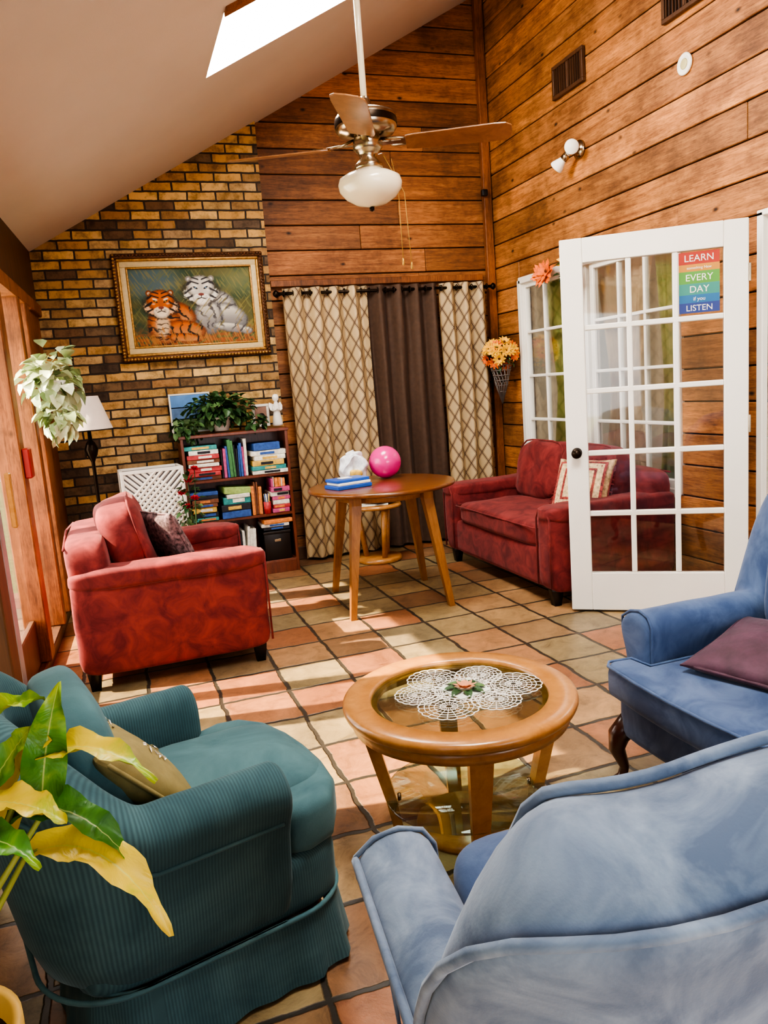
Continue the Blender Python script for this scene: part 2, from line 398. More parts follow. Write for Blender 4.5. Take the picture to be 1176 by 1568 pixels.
def boardwall(name,axis,plane,lo,hi,ztop,ops,mat,side,clip=None,bh=.186):
    mb=MB(); z=0; rnd=random.Random(3)
    def piece(a,b,z0,z1):
        L=b-a-.003; c=(a+b)/2; H=z1-z0
        if L<.01 or H<.015: return
        off=rnd.uniform(0,.004)
        if axis=='x': mb.box((c,plane+side*(.012+off),z0+H/2),(L,.024,H-.009),0,.004,1); mb.box((c,plane+side*.06,z0+H/2),(b-a,.08,H),1,0)
        else: mb.box((plane+side*(.012+off),c,z0+H/2),(.024,L,H-.009),0,.004,1); mb.box((plane+side*.06,c,z0+H/2),(.08,b-a,H),1,0)
    while z<ztop-.02:
        z1=min(z+bh,ztop); lo2=max(lo,clip(z)) if clip else lo
        act=[q for q in ops if q[3]>z+.01 and q[2]<z1-.01]
        for s,e in intervals(lo2,hi,[(a,b) for a,b,c,d in act]):
            if e-s>2.0: m_=s+(e-s)*rnd.uniform(.3,.7); piece(s,m_,z,z1); piece(m_,e,z,z1)
            else: piece(s,e,z,z1)
        for a,b,c,d in act:
            if c>z: piece(a,b,z,c)
            if d<z1: piece(a,b,d,z1)
        z=z1
    return mb.make(name,[mat,M_dark])
WIN=(3.78,5.62,.56,2.08); DOORW=(2.22,3.14,-.1,2.045)
boardwall('wall_back','x',YB,1.2,XR+.1,4.45,[],M_wallX,1,clip=lambda z:(z-2.663)/.5435)
boardwall('wall_right','y',XR,-1.9,YB+.1,4.46,[WIN,DOORW],M_wallY,1)
mb=MB(); x0,x1=-.75,1.22
prof=[(x0,0),(x1,0),(x1,ceilz(x1)+.05),(x0,ceilz(x0)+.05)]
vs=[(x,5.98,z) for x,z in prof]+[(x,6.15,z) for x,z in prof]
mb.add(vs,[[0,1,2,3],[7,6,5,4],[0,4,5,1],[1,5,6,2],[2,6,7,3],[3,7,4,0]]); mb.make('wall_back_brick',M_brick)
mb=MB(); mb.box((XR-.045,YB-.03,2.2),(.07,.05,4.3),0,.004); mb.make('trim_2',M_post)
mb=MB(); mb.box((2.13,YB-.02,2.17),(1.8,.035,.05),0,.004); mb.make('trim_3',M_post)
mb=MB(); mb.box((2.17,YB-.012,.05),(1.86,.022,.1),0,.003); mb.make('baseboard_back',M_postd)
mb=MB(); mb.box((XR-.09,YB-.08,2.83),(.05,.04,.05),0,.006,2); mb.make('motion_sensor',M_black)
mb=MB()
for (a,b,c,d) in ((-.8,.4,0,2.9),(2.8,3.3,0,4.4),(.4,2.8,0,.8),(.4,2.8,2.2,4.2)):
    mb.box(((a+b)/2,-1.95,(c+d)/2),(b-a,.1,d-c),0,0)
mb.make('wall_front',M_cream)
P0=Vector((-.43,5.98,0)); P1=Vector((-.70,-1.9,0)); dv=(P1-P0).normalized(); ang=math.atan2(dv.y,dv.x)
gl=G('wall_left',P0,ang)
def lw(name,s0,s1,z0,z1,n0,n1,mat,bev=.006):
    mb=MB(); mb.box(((s0+s1)/2,(n0+n1)/2,(z0+z1)/2),(s1-s0,n1-n0,z1-z0),0,bev); return mb.make(name,mat,gl)
lw('header',0,7.9,2.03,2.5,-.09,0,M_postd); lw('header_trim',0,7.9,1.99,2.07,-.1,.025,M_post)
lw('sill',0,7.9,0,.07,-.1,.0,M_postd)
lw('panel_far',0,.5,.07,2.0,-.06,-.0,M_post)
for i,(a,b,mt) in enumerate(((.62,.80,M_post),(1.0,1.1,M_post),(1.66,1.80,M_post),(2.62,2.78,M_postd),(3.5,3.6,M_postd),(4.6,4.7,M_postd),(5.6,5.7,M_postd),(7.7,7.88,M_postd))):
    lw('post_%d'%(i+1),a,b,.07,2.0,-.09,.02,mt)
lw('sun_block_near',3.6,5.6,.07,2.0,-.06,-.03,M_cream)  # solid panel added out of view to keep sun off the teal chair
lw('glass',.5,3.5,.07,2.0,-.05,-.044,M_glass,0)
lw('door_rail',1.8,2.62,.07,.30,-.06,-.03,M_postd); 
lw('door_stile',2.3,2.40,.07,2.0,-.06,-.02,simple('grey_alu',(140,144,150),.4,.5))
lw('door_pull',2.34,2.37,.86,1.10,.025,.05,M_oak)
lw('alarm_box',1.68,1.78,1.02,1.17,.02,.055,simple('alarm_red',(150,36,30),.4))
mb=MB()
mb.box((4.95,3.5,1.3),(.1,6,2.6),0,0); mb.box((4.1,6.15,1.3),(1.7,.1,2.6),0,0); mb.box((4.1,.7,1.3),(1.7,.1,2.6),0,0)
mb.make('wall_adjacent',M_cream)
mb=MB(); mb.box((4.1,3.4,2.6),(1.6,5.5,.06),0,0); mb.make('ceiling_adjacent',M_cream)
mb=MB(); mb.box((4.85,4.3,1.3),(.05,1.6,1.4),0,0)
for i in range(30): mb.box((4.81,4.3,.65+i*.045),(.03,1.55,.012),1,0)
mb.make('window_blinds',[simple('blind_back',(150,160,165),.8),M_white])
mb=MB(); mb.box((-10.9,3,-.12),(20,30,.1),0,0); mb.make('ground_outside',simple('grass',(110,120,80),.9,var=.3))

# ---------------------------------------------------------------- windows in right wall
def gridsash(mb,M,w,h,st,top,bot,cols,rows,th,m=0,mun=.022,gm=1):
    mb.box((st/2,0,h/2),(st,th,h),m,.004,1,M=M); mb.box((w-st/2,0,h/2),(st,th,h),m,.004,1,M=M)
    mb.box((w/2,0,h-top/2),(w-2*st,th,top),m,.003,1,M=M); mb.box((w/2,0,bot/2),(w-2*st,th,bot),m,.003,1,M=M)
    iw=w-2*st; ih=h-top-bot
    for i in range(1,cols): mb.box((st+iw*i/cols,0,bot+ih/2),(mun,th*.8,ih),m,.004,1,M=M)
    for j in range(1,rows): mb.box((w/2,0,bot+ih*j/rows),(iw,th*.82,mun),m,.004,1,M=M)
    mb.box((w/2,0,bot+ih/2),(iw,.004,ih),gm,0,M=M)
mb=MB()
for y0 in (3.80,4.72):
    M=Matrix.Translation((XR+.03,y0,.58))@Matrix.Rotation(pi/2,4,'Z')
    gridsash(mb,M,.88,1.48,.045,.045,.06,3,4,.04)
a,b,c,d=WIN
for (ya,yb,za,zb) in ((a-.02,a+.03,c,d),(b-.03,b+.02,c,d),(a,b,d-.03,d+.02),(a,b,c-.02,c+.03)):
    mb.box((XR+.02,(ya+yb)/2,(za+zb)/2),(.07,yb-ya,zb-za),0,.004)
mb.make('window_1',[M_white,glassmat('window_glass',refl=.03)])
def tied(name,y0,y1,tie,matc):
    mb=MB(); nz=26; ny=40
    vs=[];fs=[]
    for i in range(nz+1):
        z=2.1-i*(1.6/nz); q=abs(z-1.2)
        k=.45+.55*min(1,(q/.85)**1.2)
        for j in range(ny+1):
            t=j/ny; full=y0+(y1-y0)*t; y=tie+(full-tie)*k
            vs.append((XR+.115+.015*math.sin(t*38)+.008*math.sin(t*17+z),y,z))
    for i in range(nz):
        for j in range(ny): fs.append([i*(ny+1)+j,i*(ny+1)+j+1,(i+1)*(ny+1)+j+1,(i+1)*(ny+1)+j])
    mb.add(vs,fs,0,True); return mb.make(name,matc)
M_gcur=simple('green_curtain',(138,148,78),.8,var=.15); M_bcur=simple('beige_curtain',(200,176,140),.8,var=.1)
tied('window_curtain',4.80,5.45,5.14,M_gcur); tied('window_curtain.001',4.15,4.76,4.45,M_bcur); tied('window_curtain.002',3.82,4.12,3.96,M_gcur)
# ---------------------------------------------------------------- french door
DA=Vector((3.052,3.151,0)); DB=Vector((2.308,3.679,0)); dd=(DA-DB); da=math.atan2(dd.y,dd.x)
gd=G('door_1',(DB.x,DB.y,.012),da); W=dd.length
mb=MB(); gridsash(mb,Matrix.Identity(4),W,2.01,.115,.125,.215,3,5,.042,mun=.028); mb.make('door_leaf',[M_white,M_glass],gd)
mb=MB()
for sgn in (1,-1):
    R=(pi/2*sgn,0,0)
    mb.lathe([(.028,0),(.028,.006),(.012,.01),(.011,.03),(.024,.038),(.028,.05),(.024,.062),(0,.066)],(.055,-.021*sgn,.89),0,20,rot=R)
mb.make('door_knob',M_bronze,gd)
mb=MB()
for z in (.25,1.0,1.75): mb.box((W+.004,-.01,z),(.012,.03,.09),0,.002)
mb.make('hinges',M_nickel,gd)
iw=(W-.23)/3; sx=W-.115-iw/2; sz0=2.01-.125-.318; 
gs=G('door_poster'); gs.e.parent=gd.e; 
bands=[((176,58,44),'LEARN',.036),((196,136,56),'something New',.014),((90,150,64),'EVERY',.036),((60,136,124),'DAY',.036),((40,104,150),'if you',.02),((50,66,130),'LISTEN',.032)]
sw=iw-.035; sh_=.30; hts=[.06,.035,.06,.055,.04,.05]; z=sz0+sh_+.01
for (c,tx,ts),hh in zip(bands,hts):
    mb=MB(); mb.box((sx,-.005,z-hh/2),(sw,.003,hh),0,0); mb.make('band',simple('poster_'+tx.split()[0],c,.6,var=.03),gs)
    cu=bpy.data.curves.new('txt_'+tx,'FONT'); cu.body=tx; cu.size=ts*1.3; cu.align_x='CENTER'; cu.extrude=.0006
    o=bpy.data.objects.new('lettering',cu); COL.objects.link(o); o.parent=gs.e; o.location=(sx,-.008,z-hh/2-ts*.45); o.rotation_euler=(pi/2,0,0)
    cu.materials.append(M_lwhite); z-=hh
mb=MB()
for (ya,yb,za,zb) in ((3.14,3.18,0,2.05),(2.14,2.22,0,2.05),(2.14,3.18,2.03,2.06)):
    mb.box((XR-.0,(ya+yb)/2,(za+zb)/2),(.04,yb-ya,zb-za),0,.004)
mb.box((XR+.07,3.13,1.03),(.1,.03,2.06),0,.002); mb.box((XR+.07,2.23,1.03),(.1,.03,2.06),0,.002); mb.box((XR+.07,2.68,2.04),(.1,.9,.02),0,.002)
mb.make('trim_4',M_white)

# ---------------------------------------------------------------- drapes
gc=G('patterned_drapes')
def drape(name,x0,x1,mat,folds,g,amp=.038,y=5.9,ph=0):
    mb=MB(); nx=int(folds*14); nz=24; vs=[];fs=[];uv=[]; ztop=2.12
    for i in range(nz+1):
        z=ztop-(ztop-.025)*i/nz; s=0; prev=None
        for j in range(nx+1):
            t=j/nx; x=x0+(x1-x0)*t+.01*math.sin(z*2+t*7)*(i/nz); yy=y+amp*math.sin(2*pi*folds*t+ph)*(1+.15*math.sin(z*3+j))+.006*math.sin(z*4+t*20)
            if prev: s+=math.hypot(x-prev[0],yy-prev[1])
            prev=(x,yy); vs.append((x,yy,z)); uv.append((s,z))
    w=nx+1
    for i in range(nz):
        for j in range(nx): fs.append([i*w+j,i*w+j+1,(i+1)*w+j+1,(i+1)*w+j])
    mb.add(vs,fs,0,True,uv=uv); return mb.make(name,mat,g)
drape('panel_1',1.29,1.96,M_lat,4.5,gc); drape('panel_2',1.96,2.56,M_curd,4,gc,.04,5.92); drape('panel_3',2.57,3.0,M_lat,3.2,gc)
mb=MB(); mb.tube([(1.24,5.9,2.08),(3.06,5.9,2.08)],.012)
for x in (1.24,3.06): mb.lathe([(0,-.03),(.02,-.015),(.024,0),(.02,.015),(0,.03)],(x,5.9,2.08))
for i in range(26):
    x=1.3+i*.068; mb.tube([(x,5.9+.022*math.cos(a),2.08+.022*math.sin(a)) for a in [k*pi/5 for k in range(10)]],.004,closed=True,seg=5)
for x in (1.28,2.15,3.03): mb.box((x,5.97,2.08),(.015,.14,.015),0,.002)
mb.make('rod',M_bronze,gc)

# ---------------------------------------------------------------- tiger painting
gp=G('tiger_painting',(.63,5.975,2.022)); PW,PH=1.08,.755
def sm(a,b,x):
    t=max(0,min(1,(x-a)/(b-a))); return t*t*(3-2*t)
def mix(a,b,f): return tuple(a[i]*(1-f)+b[i]*f for i in range(3))
K=(30,24,22)
def paintcol(u,v):
    N=mnoise.noise((u*6,v*6,0)); N2=mnoise.noise((u*60+v*22,v*7,3)); N3=mnoise.noise((u*30,v*30,7)); NF=mnoise.noise((u*70,v*70,2)); N4=mnoise.noise((u*50-v*26,v*6,12))
    c=mix((92,90,52),(52,72,50),sm(-.4,.5,N+N2*.6))
    c=mix(c,(84,108,118),sm(.36,.12,math.hypot((u-.16),(v-.84)*1.1))*.85)
    c=mix(c,(120,128,92),sm(.34,.05,math.hypot((u-.92),(v-.82)*1.2))*.6)
    if N2>.12: c=mix(c,(150,134,78),.5*sm(.12,.35,N2))
    if N4>.18: c=mix(c,(120,116,62),.4*sm(.18,.4,N4))
    c=mix(c,(160,84,44),sm(.36,.02,v)*sm(-.5,.3,N3)*.85)
    def ell(cx,cy,rx,ry,rot=0,nf=.07):
        x=(u-cx)*1.5; y=v-cy; c_=math.cos(rot); s_=math.sin(rot); X=x*c_+y*s_; Y=-x*s_+y*c_
        return math.hypot(X/(rx*1.5),Y/ry)+NF*nf
    def blob(c,e,col,soft=.1,k=1): return mix(c,col,sm(1+soft,1-soft,e)*k)
    W=(214,208,194); GR=(70,68,70)
    for (cx,cy,rx,ry,ro,sa) in ((.70,.50,.17,.20,-.45,-.5),(.80,.36,.16,.15,-.5,-.4),(.62,.36,.12,.24,.0,.2),(.80,.20,.17,.065,-.18,0),(.93,.15,.05,.05,-.1,0)):
        e=ell(cx,cy,rx,ry,ro)
        if e<1.12:
            top=sm(-.6,.9,((v-cy)/ry))
            c=blob(c,e,mix(mix((134,130,128),W,top),(96,96,100),sm(.6,1.0,e)*.85))
            ph=(u*math.cos(sa)+v*math.sin(sa))
            st=math.sin(ph*80+N*6+N3*1.6); cut=sm(-.35,.15,mnoise.noise((u*9,v*9,21)))
            if e<1.0: c=mix(c,GR,.85*sm(.5,.85,st)*cut)
    O=(196,98,30)
    for (cx,cy,rx,ry,ro,sa) in ((.37,.40,.15,.16,-.5,.3),(.25,.27,.14,.27,0,.8),(.42,.20,.17,.12,-.2,.3),(.40,.09,.16,.06,-.1,0)):
        e=ell(cx,cy,rx,ry,ro)
        if e<1.12:
            top=sm(-.7,.8,((v-cy)/ry))
            c=blob(c,e,mix(mix((186,128,80),O,top),(104,50,22),sm(.6,1,e)*.85))
            ph=(u*math.cos(sa)+v*math.sin(sa))
            st=math.sin(ph*78+N*6+N3*1.6); cut=sm(-.4,.1,mnoise.noise((u*9,v*9,31)))
            if e<1.0: c=mix(c,K,.95*sm(.55,.85,st)*cut)
    c=blob(c,ell(.235,.27,.055,.14),(212,190,158),.35,.85)
    if math.sin(v*95+N3*2)>.75 and abs(u-.235)<.045 and v<.4: c=mix(c,K,.6)
    for (hx,hy,s,base,wh,stc,eye) in ((.235,.555,1.0,(200,100,32),(232,216,190),K,(196,160,60)),(.575,.715,1.06,(206,201,190),(234,231,222),(48,46,50),(110,150,186))):
        X=(u-hx)/s; Y=(v-hy)/s
        def le(cx,cy,rx,ry,rot=0,nf=.05):
            x=(X-cx)*1.5; y=Y-cy; c_=math.cos(rot); s_=math.sin(rot); a=x*c_+y*s_; b=-x*s_+y*c_
            return math.hypot(a/(rx*1.5),b/ry)+NF*nf
        # dark halo separates the head from the body
        c=blob(c,le(0,-.03,.155,.175,0,.1),mix(c,(40,34,28),.55),.12)
        for ex in (-1,1):
            c=blob(c,le(ex*.088,.132,.025,.038,-ex*.5),mix(base,K,.45)); c=blob(c,le(ex*.086,.126,.014,.024,-ex*.5),wh,.2,.7)
        skull=le(0,.03,.112,.145); ruff=le(0,-.05,.134,.11,0,.18); jaw=le(0,-.12,.066,.08,0,.1)
        if ruff<1.2: c=blob(c,ruff,mix(wh,base,.35),.1)
        if skull<1.15: c=blob(c,skull,mix(base,mix(base,K,.5),sm(.65,1.05,skull)),.08)
        if jaw<1.15: c=blob(c,jaw,mix(wh,(120,100,84),sm(.5,1.05,jaw)*.5),.12)
        ins=min(skull,ruff)
        if ins<1.0:
            ax=abs(X)
            if ax>.060 and Y<.10:
                st=math.sin((Y*1.0+ (ax-.06)*.9)*74+N3); c=mix(c,stc,.95*sm(.3,.7,st)*sm(.060,.074,ax))
            if Y>.062:
                st=math.sin((Y-ax*.55)*118+.4); c=mix(c,stc,.95*sm(.2,.7,st)*sm(.006,.014,ax)*sm(.088,.072,ax))
            for ex in (-1,1):
                c=blob(c,le(ex*.044,.050,.022,.014,ex*.35),wh,.3,.9)
                c=blob(c,le(ex*.040,.022,.020,.011,ex*.55,.0),K,.2); c=blob(c,le(ex*.040,.023,.0075,.0065,0,0),eye,.2)
                c=blob(c,le(ex*.058,-.008,.015,.012),wh,.5,.5)
                c=blob(c,le(ex*.027,-.092,.034,.038,0,.02),wh,.2); 
            nose=le(0,-.005,.020,.078,0,.02); c=blob(c,nose,mix(base,(150,84,44) if base[2]<100 else (186,178,166),.45),.25,.9)
            c=blob(c,le(0,-.060,.023,.017,0,0),(126,66,58),.15)
            if abs(X)<.004 and -.105<Y<-.07: c=mix(c,K,.9)
            c=blob(c,le(-.018,-.110,.022,.006,.35,0),K,.3,.9); c=blob(c,le(.018,-.110,.022,.006,-.35,0),K,.3,.9)
            for ex in (-1,1):
                for q in range(3):
                    if abs(Y+.082+q*.012)<.0025 and .018<ex*X<.05 and math.sin(X*600)>.1: c=mix(c,K,.7)
    G1=mnoise.noise((u*24,0,1)); 
    if v<.16+.14*G1 and mnoise.noise((u*80+v*20,v*6,9))>.12: c=mix(c,(176,120,62),.7)
    if N4>.34 and v<.6 and u>.4: c=mix(c,(132,120,66),.55)
    return lin(c)
mb=MB(); nu,nv=300,205; iw_,ih_=PW-.21,PH-.21; vs=[];fs=[];cols=[]
for j in range(nv+1):
    for i in range(nu+1):
        u=i/nu; v=j/nv; vs.append((-iw_/2+iw_*u,-.018,-ih_/2+ih_*v)); cols.append(paintcol(u,v))
for j in range(nv):
    for i in range(nu): a=j*(nu+1)+i; fs.append([a,a+1,a+nu+2,a+nu+1])
mb.add(vs,fs,0,True); mb.col=cols; mb.make('canvas',vcol_mat('tiger_canvas',.55),gp)
def frame(mb,w,h,bw,y0,y1,m,bev=.006):
    for s in (1,-1):
        mb.box((0,(y0+y1)/2,s*(h/2-bw/2)),(w,abs(y1-y0),bw),m,bev,2); mb.box((s*(w/2-bw/2),(y0+y1)/2,0),(bw,abs(y1-y0),h-2*bw),m,bev,2)
mb=MB(); frame(mb,PW,PH,.038,-.05,0,0,.012); frame(mb,PW-.066,PH-.066,.022,-.04,0,1,.008); frame(mb,PW-.104,PH-.104,.042,-.028,0,2,.003); frame(mb,PW-.186,PH-.186,.014,-.034,0,1,.004)
per=[]; nb=46; hb=32
for i in range(nb):
    for s in (1,-1): per.append((-PW/2+.015+(PW-.03)*i/(nb-1),s*(PH/2-.016)))
for i in range(hb):
    for s in (1,-1): per.append((s*(PW/2-.016),-PH/2+.015+(PH-.03)*i/(hb-1)))
for k,(x,z) in enumerate(per): mb.lathe([(0,-.011),(.009,-.006),(.012,0),(.009,.006),(0,.011)],(x,-.05,z),k%2,8)
mb.make('frame',[M_golddk,M_gold,M_liner],gp)

# ---------------------------------------------------------------- bookcase
gb=G('bookcase',(.79,5.82,0)); BW=.78; BH=1.09; BD=.29
mb=MB()
for s in (1,-1): mb.box((s*(BW/2-.011),0,BH/2),(.022,BD,BH),0,.003)
mb.box((0,0,BH-.01),(BW+.02,BD+.015,.024),0,.004); mb.box((0,BD/2-.006,BH/2),(BW-.03,.008,BH-.04),0,0)
SH=[.10,.46,.76]
for z in SH: mb.box((0,-.003,z-.01),(BW-.04,BD-.015,.02),0,.002)
mb.box((0,-BD/2+.012,.045),(BW-.04,.018,.09),0,.002)
mb.make('carcass',M_cherry,gb)
pal=[(190,70,74),(60,150,150),(236,232,220),(40,42,50),(76,130,82),(60,98,170),(220,182,90),(200,90,140),(130,84,60),(160,190,110),(224,140,76),(130,120,164)]
PM=[simple('cover_%d'%i,c,.5,var=.25,scale=45) for i,c in enumerate(pal)]
gbk=G('books',(.79,5.82,0)); mb=MB(); r=random.Random(11)
def upright(x0,x1,z,hmin,hmax,pool,tilt=0):
    x=x0
    while x<x1-.012:
        t=r.uniform(.010,.028); h=r.uniform(hmin,hmax); d=r.uniform(.17,.22)
        if x+t>x1: break
        mb.box((x+t/2,-.03,z+h/2+.001),(t-.0015,d,h),r.choice(pool),.002,rot=(0,r.uniform(-.03,.03)+tilt,0)); x+=t
def stack(x0,x1,z,n,tmin,tmax,pool):
    zz=z+.001
    for i in range(n):
        t=r.uniform(tmin,tmax); w=(x1-x0)*r.uniform(.86,1); y=-.035+r.uniform(-.012,.006)
        mb.box(((x0+x1)/2+r.uniform(-.01,.01),y,zz+t/2),(w,.21,t-.001),r.choice(pool),.003,rot=(0,0,r.uniform(-.06,.06))); zz+=t
        mb.box(((x0+x1)/2+r.uniform(-.02,.02),y-.1055,zz-t/2),(w*r.uniform(.3,.6),.006,t*.5),r.choice([2,6,2,5,3,10]),0)
    return zz
stack(-.365,-.12,.76,8,.024,.036,[0,0,1,2,8,1,10]); upright(-.115,.09,.76,.2,.28,[4,5,3,2,3,7,3]); q=stack(.1,.365,.76,5,.03,.04,[6,5,2,6,1]); mb.box((.22,-.03,q+.03),(.2,.2,.055),5,.004,rot=(0,0,.1))
stack(-.365,-.16,.46,7,.025,.04,[3,5,8,1,0,6]); q=stack(-.15,.07,.46,3,.045,.055,[5,3,1]); mb.box((-.03,-.04,q+.045),(.2,.2,.05),9,.005,rot=(.0,.08,.1)); mb.box((-.02,-.05,q+.005),(.17,.2,.03),2,.004); upright(.075,.16,.46,.2,.26,[3,8,10,7])
q=stack(.22,.365,.46,6,.024,.036,[7,2,7,11,0]); upright(.23,.36,q,.06,.08,[7,2,10])
upright(-.365,-.25,.10,.16,.22,[8,2,4]); stack(-.36,-.25,.325,1,.02,.03,[6]); upright(-.24,.0,.10,.22,.31,[3,3,2,8,2,6],.04); upright(.01,.10,.10,.22,.30,[2,6,2],.08)
stack(.13,.36,.33,3,.024,.032,[3,2,10,5])
mb.make('volumes',PM,gbk)
gx=G('storage_box',(1.03,5.80,.10)); mb=MB(); mb.box((0,0,.101),(.2,.22,.2),0,.006,2); mb.box((0,0,.21),(.21,.23,.02),0,.004); mb.box((0,-.117,.15),(.05,.006,.02),1,.002); mb.make('box_body',[M_feet,M_nickel],gx)
gx=G('pencil_cup',(.98,5.70,.46)); mb=MB(); mb.lathe([(.026,0),(.028,.09),(.024,.09),(.022,.01)],m=0,seg=20)
for i in range(7):
    a=i*.9; mb.tube([(.01*math.cos(a),.01*math.sin(a),.012),(.02*math.cos(a),.02*math.sin(a),.15)],.0035,1+i%3,6)
mb.make('cup_body',[PM[0],PM[6],PM[5],PM[2]],gx)
M_ivy=leaf_mat('ivy_leaf',[(.1,(28,52,30)),(.5,(56,92,50)),(.9,(110,144,90))])
gi=G('potted_ivy',(.72,5.80,1.103)); mb=MB(); mb.lathe([(.05,0),(.075,.1),(.08,.1),(.07,.09)],m=1,seg=24); mb.lathe([(0,.085),(.07,.085)],m=2,seg=16,cap=False)
mb.cluster(420,(0,-.02,.16),(.25,.11,.11),.055,.045,(0,),.2,.2); mb.cluster(90,(-.27,-.08,.03),(.1,.07,.11),.05,.042,(0,),.5,.2); mb.cluster(60,(.22,-.1,.05),(.1,.05,.08),.045,.04,(0,),.5,.2)
mb.make('foliage',[M_ivy,M_lwhite,M_feet],gi)
gq=G('landscape_picture',(.52,5.93,1.103)); mb=MB(); frame(mb,.30,.29,.012,-.012,0,1,.002)
for (z,h,m) in ((-.09,.1,2),(-.0,.09,3),(.09,.10,0)): mb.box((0,-.006,z),(.28,.006,h+.002),m,0)
o=mb.make('panel',[simple('sky_blue',(90,140,200),.5,var=.3,scale=6),M_white,simple('meadow',(120,150,100),.5,var=.4,scale=20),simple('hills',(90,120,160),.5,var=.4,scale=14)],gq); o.location=(0,0,.147)
gq=G('photo_frame',(1.03,5.88,1.103)); mb=MB(); frame(mb,.13,.17,.02,-.012,0,0,.003); mb.box((0,-.004,0),(.10,.004,.14),1,0)
mb.box((0,.03,-.03),(.02,.05,.1),0,.002,rot=(.4,0,0)); mb.lathe([(0,0),(.025,.001),(.028,.03),(0,.035)],(0,-.008,-.01),2,16,rot=(pi/2,0,0)); o=mb.make('frame_body',[M_lwhite,simple('photo_tone',(150,110,90),.4,var=.4),M_black],gq); o.location=(0,0,.085)
gq=G('angel_figurine',(1.135,5.78,1.103)); mb=MB(); mb.lathe([(r_*1.15,z*1.25) for r_,z in [(.03,0),(.034,.01),(.028,.05),(.018,.1),(.022,.12),(.012,.14),(.011,.147),(.02,.155),(.022,.17),(.015,.187),(0,.19)]],m=0,seg=20)
for s in (1,-1): mb.leaf((s*.01,.01,.1),(s*.35,.2,.8),(0,-1,0),.09,.05,0); mb.tube([(s*.024,-.005,.145),(s*.025,-.022,.115),(s*.004,-.034,.125)],.007,0,8)
mb.make('figure',M_lwhite,gq)

# ---------------------------------------------------------------- sofas
def sofa(name,loc,rz,w,ncush,nback,D=.87):
    g=G(name,loc,rz); aw=.17; iw=w-2*aw
    mb=MB(); mb.rcube((0,0,.21),(D-.04,w-.04,.24),0,14,8); mb.make('base',M_red,g)
    mb=MB()
    for s in (1,-1):
        y=s*(w/2-aw/2)
        mb.rcube((.0,y,.33),(D,aw,.50),0,9,12,wrinkle=.006)
        mb.rcube((.005,y+s*.006,.545),(D+.012,aw+.03,.10),0,5,14,wrinkle=.007,wf=12)
        x=D/2+.002; hw=aw/2-.012
        mb.tube([(x,y-hw,.12),(x,y-hw,.52),(x,y-hw+.03,.57),(x,y+hw-.03,.57),(x,y+hw,.52),(x,y+hw,.12)],.006,0,6)
    mb.make('arms',M_red,g)
    mb=MB(); mb.rcube((-D/2+.11,0,.42),(.2,w-.06,.62),0,9,12,rot=(0,-.08,0)); 
    mb.tube([(-D/2+.0,-w/2+.06,.70),(-D/2-.01,0,.725),(-D/2,w/2-.06,.70)],.006,0,6)
    mb.make('back',M_red,g)
    mb=MB()
    for i in range(ncush):
        cw=iw/ncush; y=-iw/2+cw*(i+.5); mb.rcube((D/2-.335,y,.395),(.66,cw-.006,.15),0,7,14,puff=.25,wrinkle=.009); xe=D/2
        mb.tube([(-.1,y-cw/2+.02,.445),(xe-.02,y-cw/2+.02,.445),(xe-.005,y-cw/2+.04,.445),(xe-.005,y+cw/2-.04,.445),(xe-.02,y+cw/2-.02,.445),(-.1,y+cw/2-.02,.445)],.005,0,6)
    mb.make('seat_cushions',M_red,g)
    mb=MB()
    for i in range(nback):
        cw=iw/nback; y=-iw/2+cw*(i+.5); mb.rcube((-.18,y,.66),(.23,cw+.0,.42),0,4,16,rot=(0,-.22,0),wrinkle=.02,wf=7)
        pts=[]
        Mx=Matrix.Translation((-.18,y,.66))@Matrix.Rotation(-.22,4,'Y')
        for k in range(28):
            a=2*pi*k/28; c,s_=math.cos(a),math.sin(a); p=(abs(c)**5+abs(s_)**5)**(-1/5)
            pts.append(Mx@Vector((.07,c*p*cw*.49,s_*p*.205)))
        mb.tube(pts,.006,0,6,closed=True)
    mb.make('back_cushions',M_red,g)
    mb=MB()
    for sx_ in (1,-1):
        for sy in (1,-1): mb.lathe([(.03,0),(.045,.09),(.045,.1)],(sx_*(D/2-.06),sy*(w/2-.07),0),0,4,rot=(0,0,pi/4))
    mb.make('feet',M_feet,g); return g
g1=sofa('red_armchair',(.145,4.27,0),0,1.03,1,1,.92)
g2=sofa('red_loveseat',(2.665,4.51,0),pi,1.52,1,2)
M_tap=simple('tapestry',(196,166,126),.8,var=.6,scale=40,bump=.4); M_tap2=simple('tapestry_mixed',(112,90,92),.8,var=.9,scale=50,bump=.4); M_fr=simple('fringe_red',(120,40,40),.8)
def pillow(name,loc,rot,s,mat,th=.13,trim=None,motif=None):
    g=G(name,loc); g.e.rotation_euler=rot; mb=MB(); mb.rcube((0,0,0),(s,s,th),0,5,14,pil=True,wrinkle=.006,wf=12); 
    if trim:
        pts=[]
        for k in range(48):
            a=2*pi*k/48; c,q=math.cos(a),math.sin(a); p=(abs(c)**9+abs(q)**9)**(-1/9); x,y=c*p,q*p; pts.append((x*s/2*(1-.06*(1-min(1,y*y))),y*s/2*(1-.06*(1-min(1,x*x))),0))
        mb.tube(pts,.006,1,6,closed=True)
        if trim=='fringe':
            for k,p in enumerate(pts*2):
                q=Vector(p)*(1.10 if k<48 else 1.07); q.x+=random.uniform(-.006,.006); q.y+=random.uniform(-.006,.006); mb.tube([p,q],.0025,1,4)
    mb.make('cushion',[mat,M_fr if trim=='fringe' else mat],g)
    if motif: motif(g,s,th)
    return g
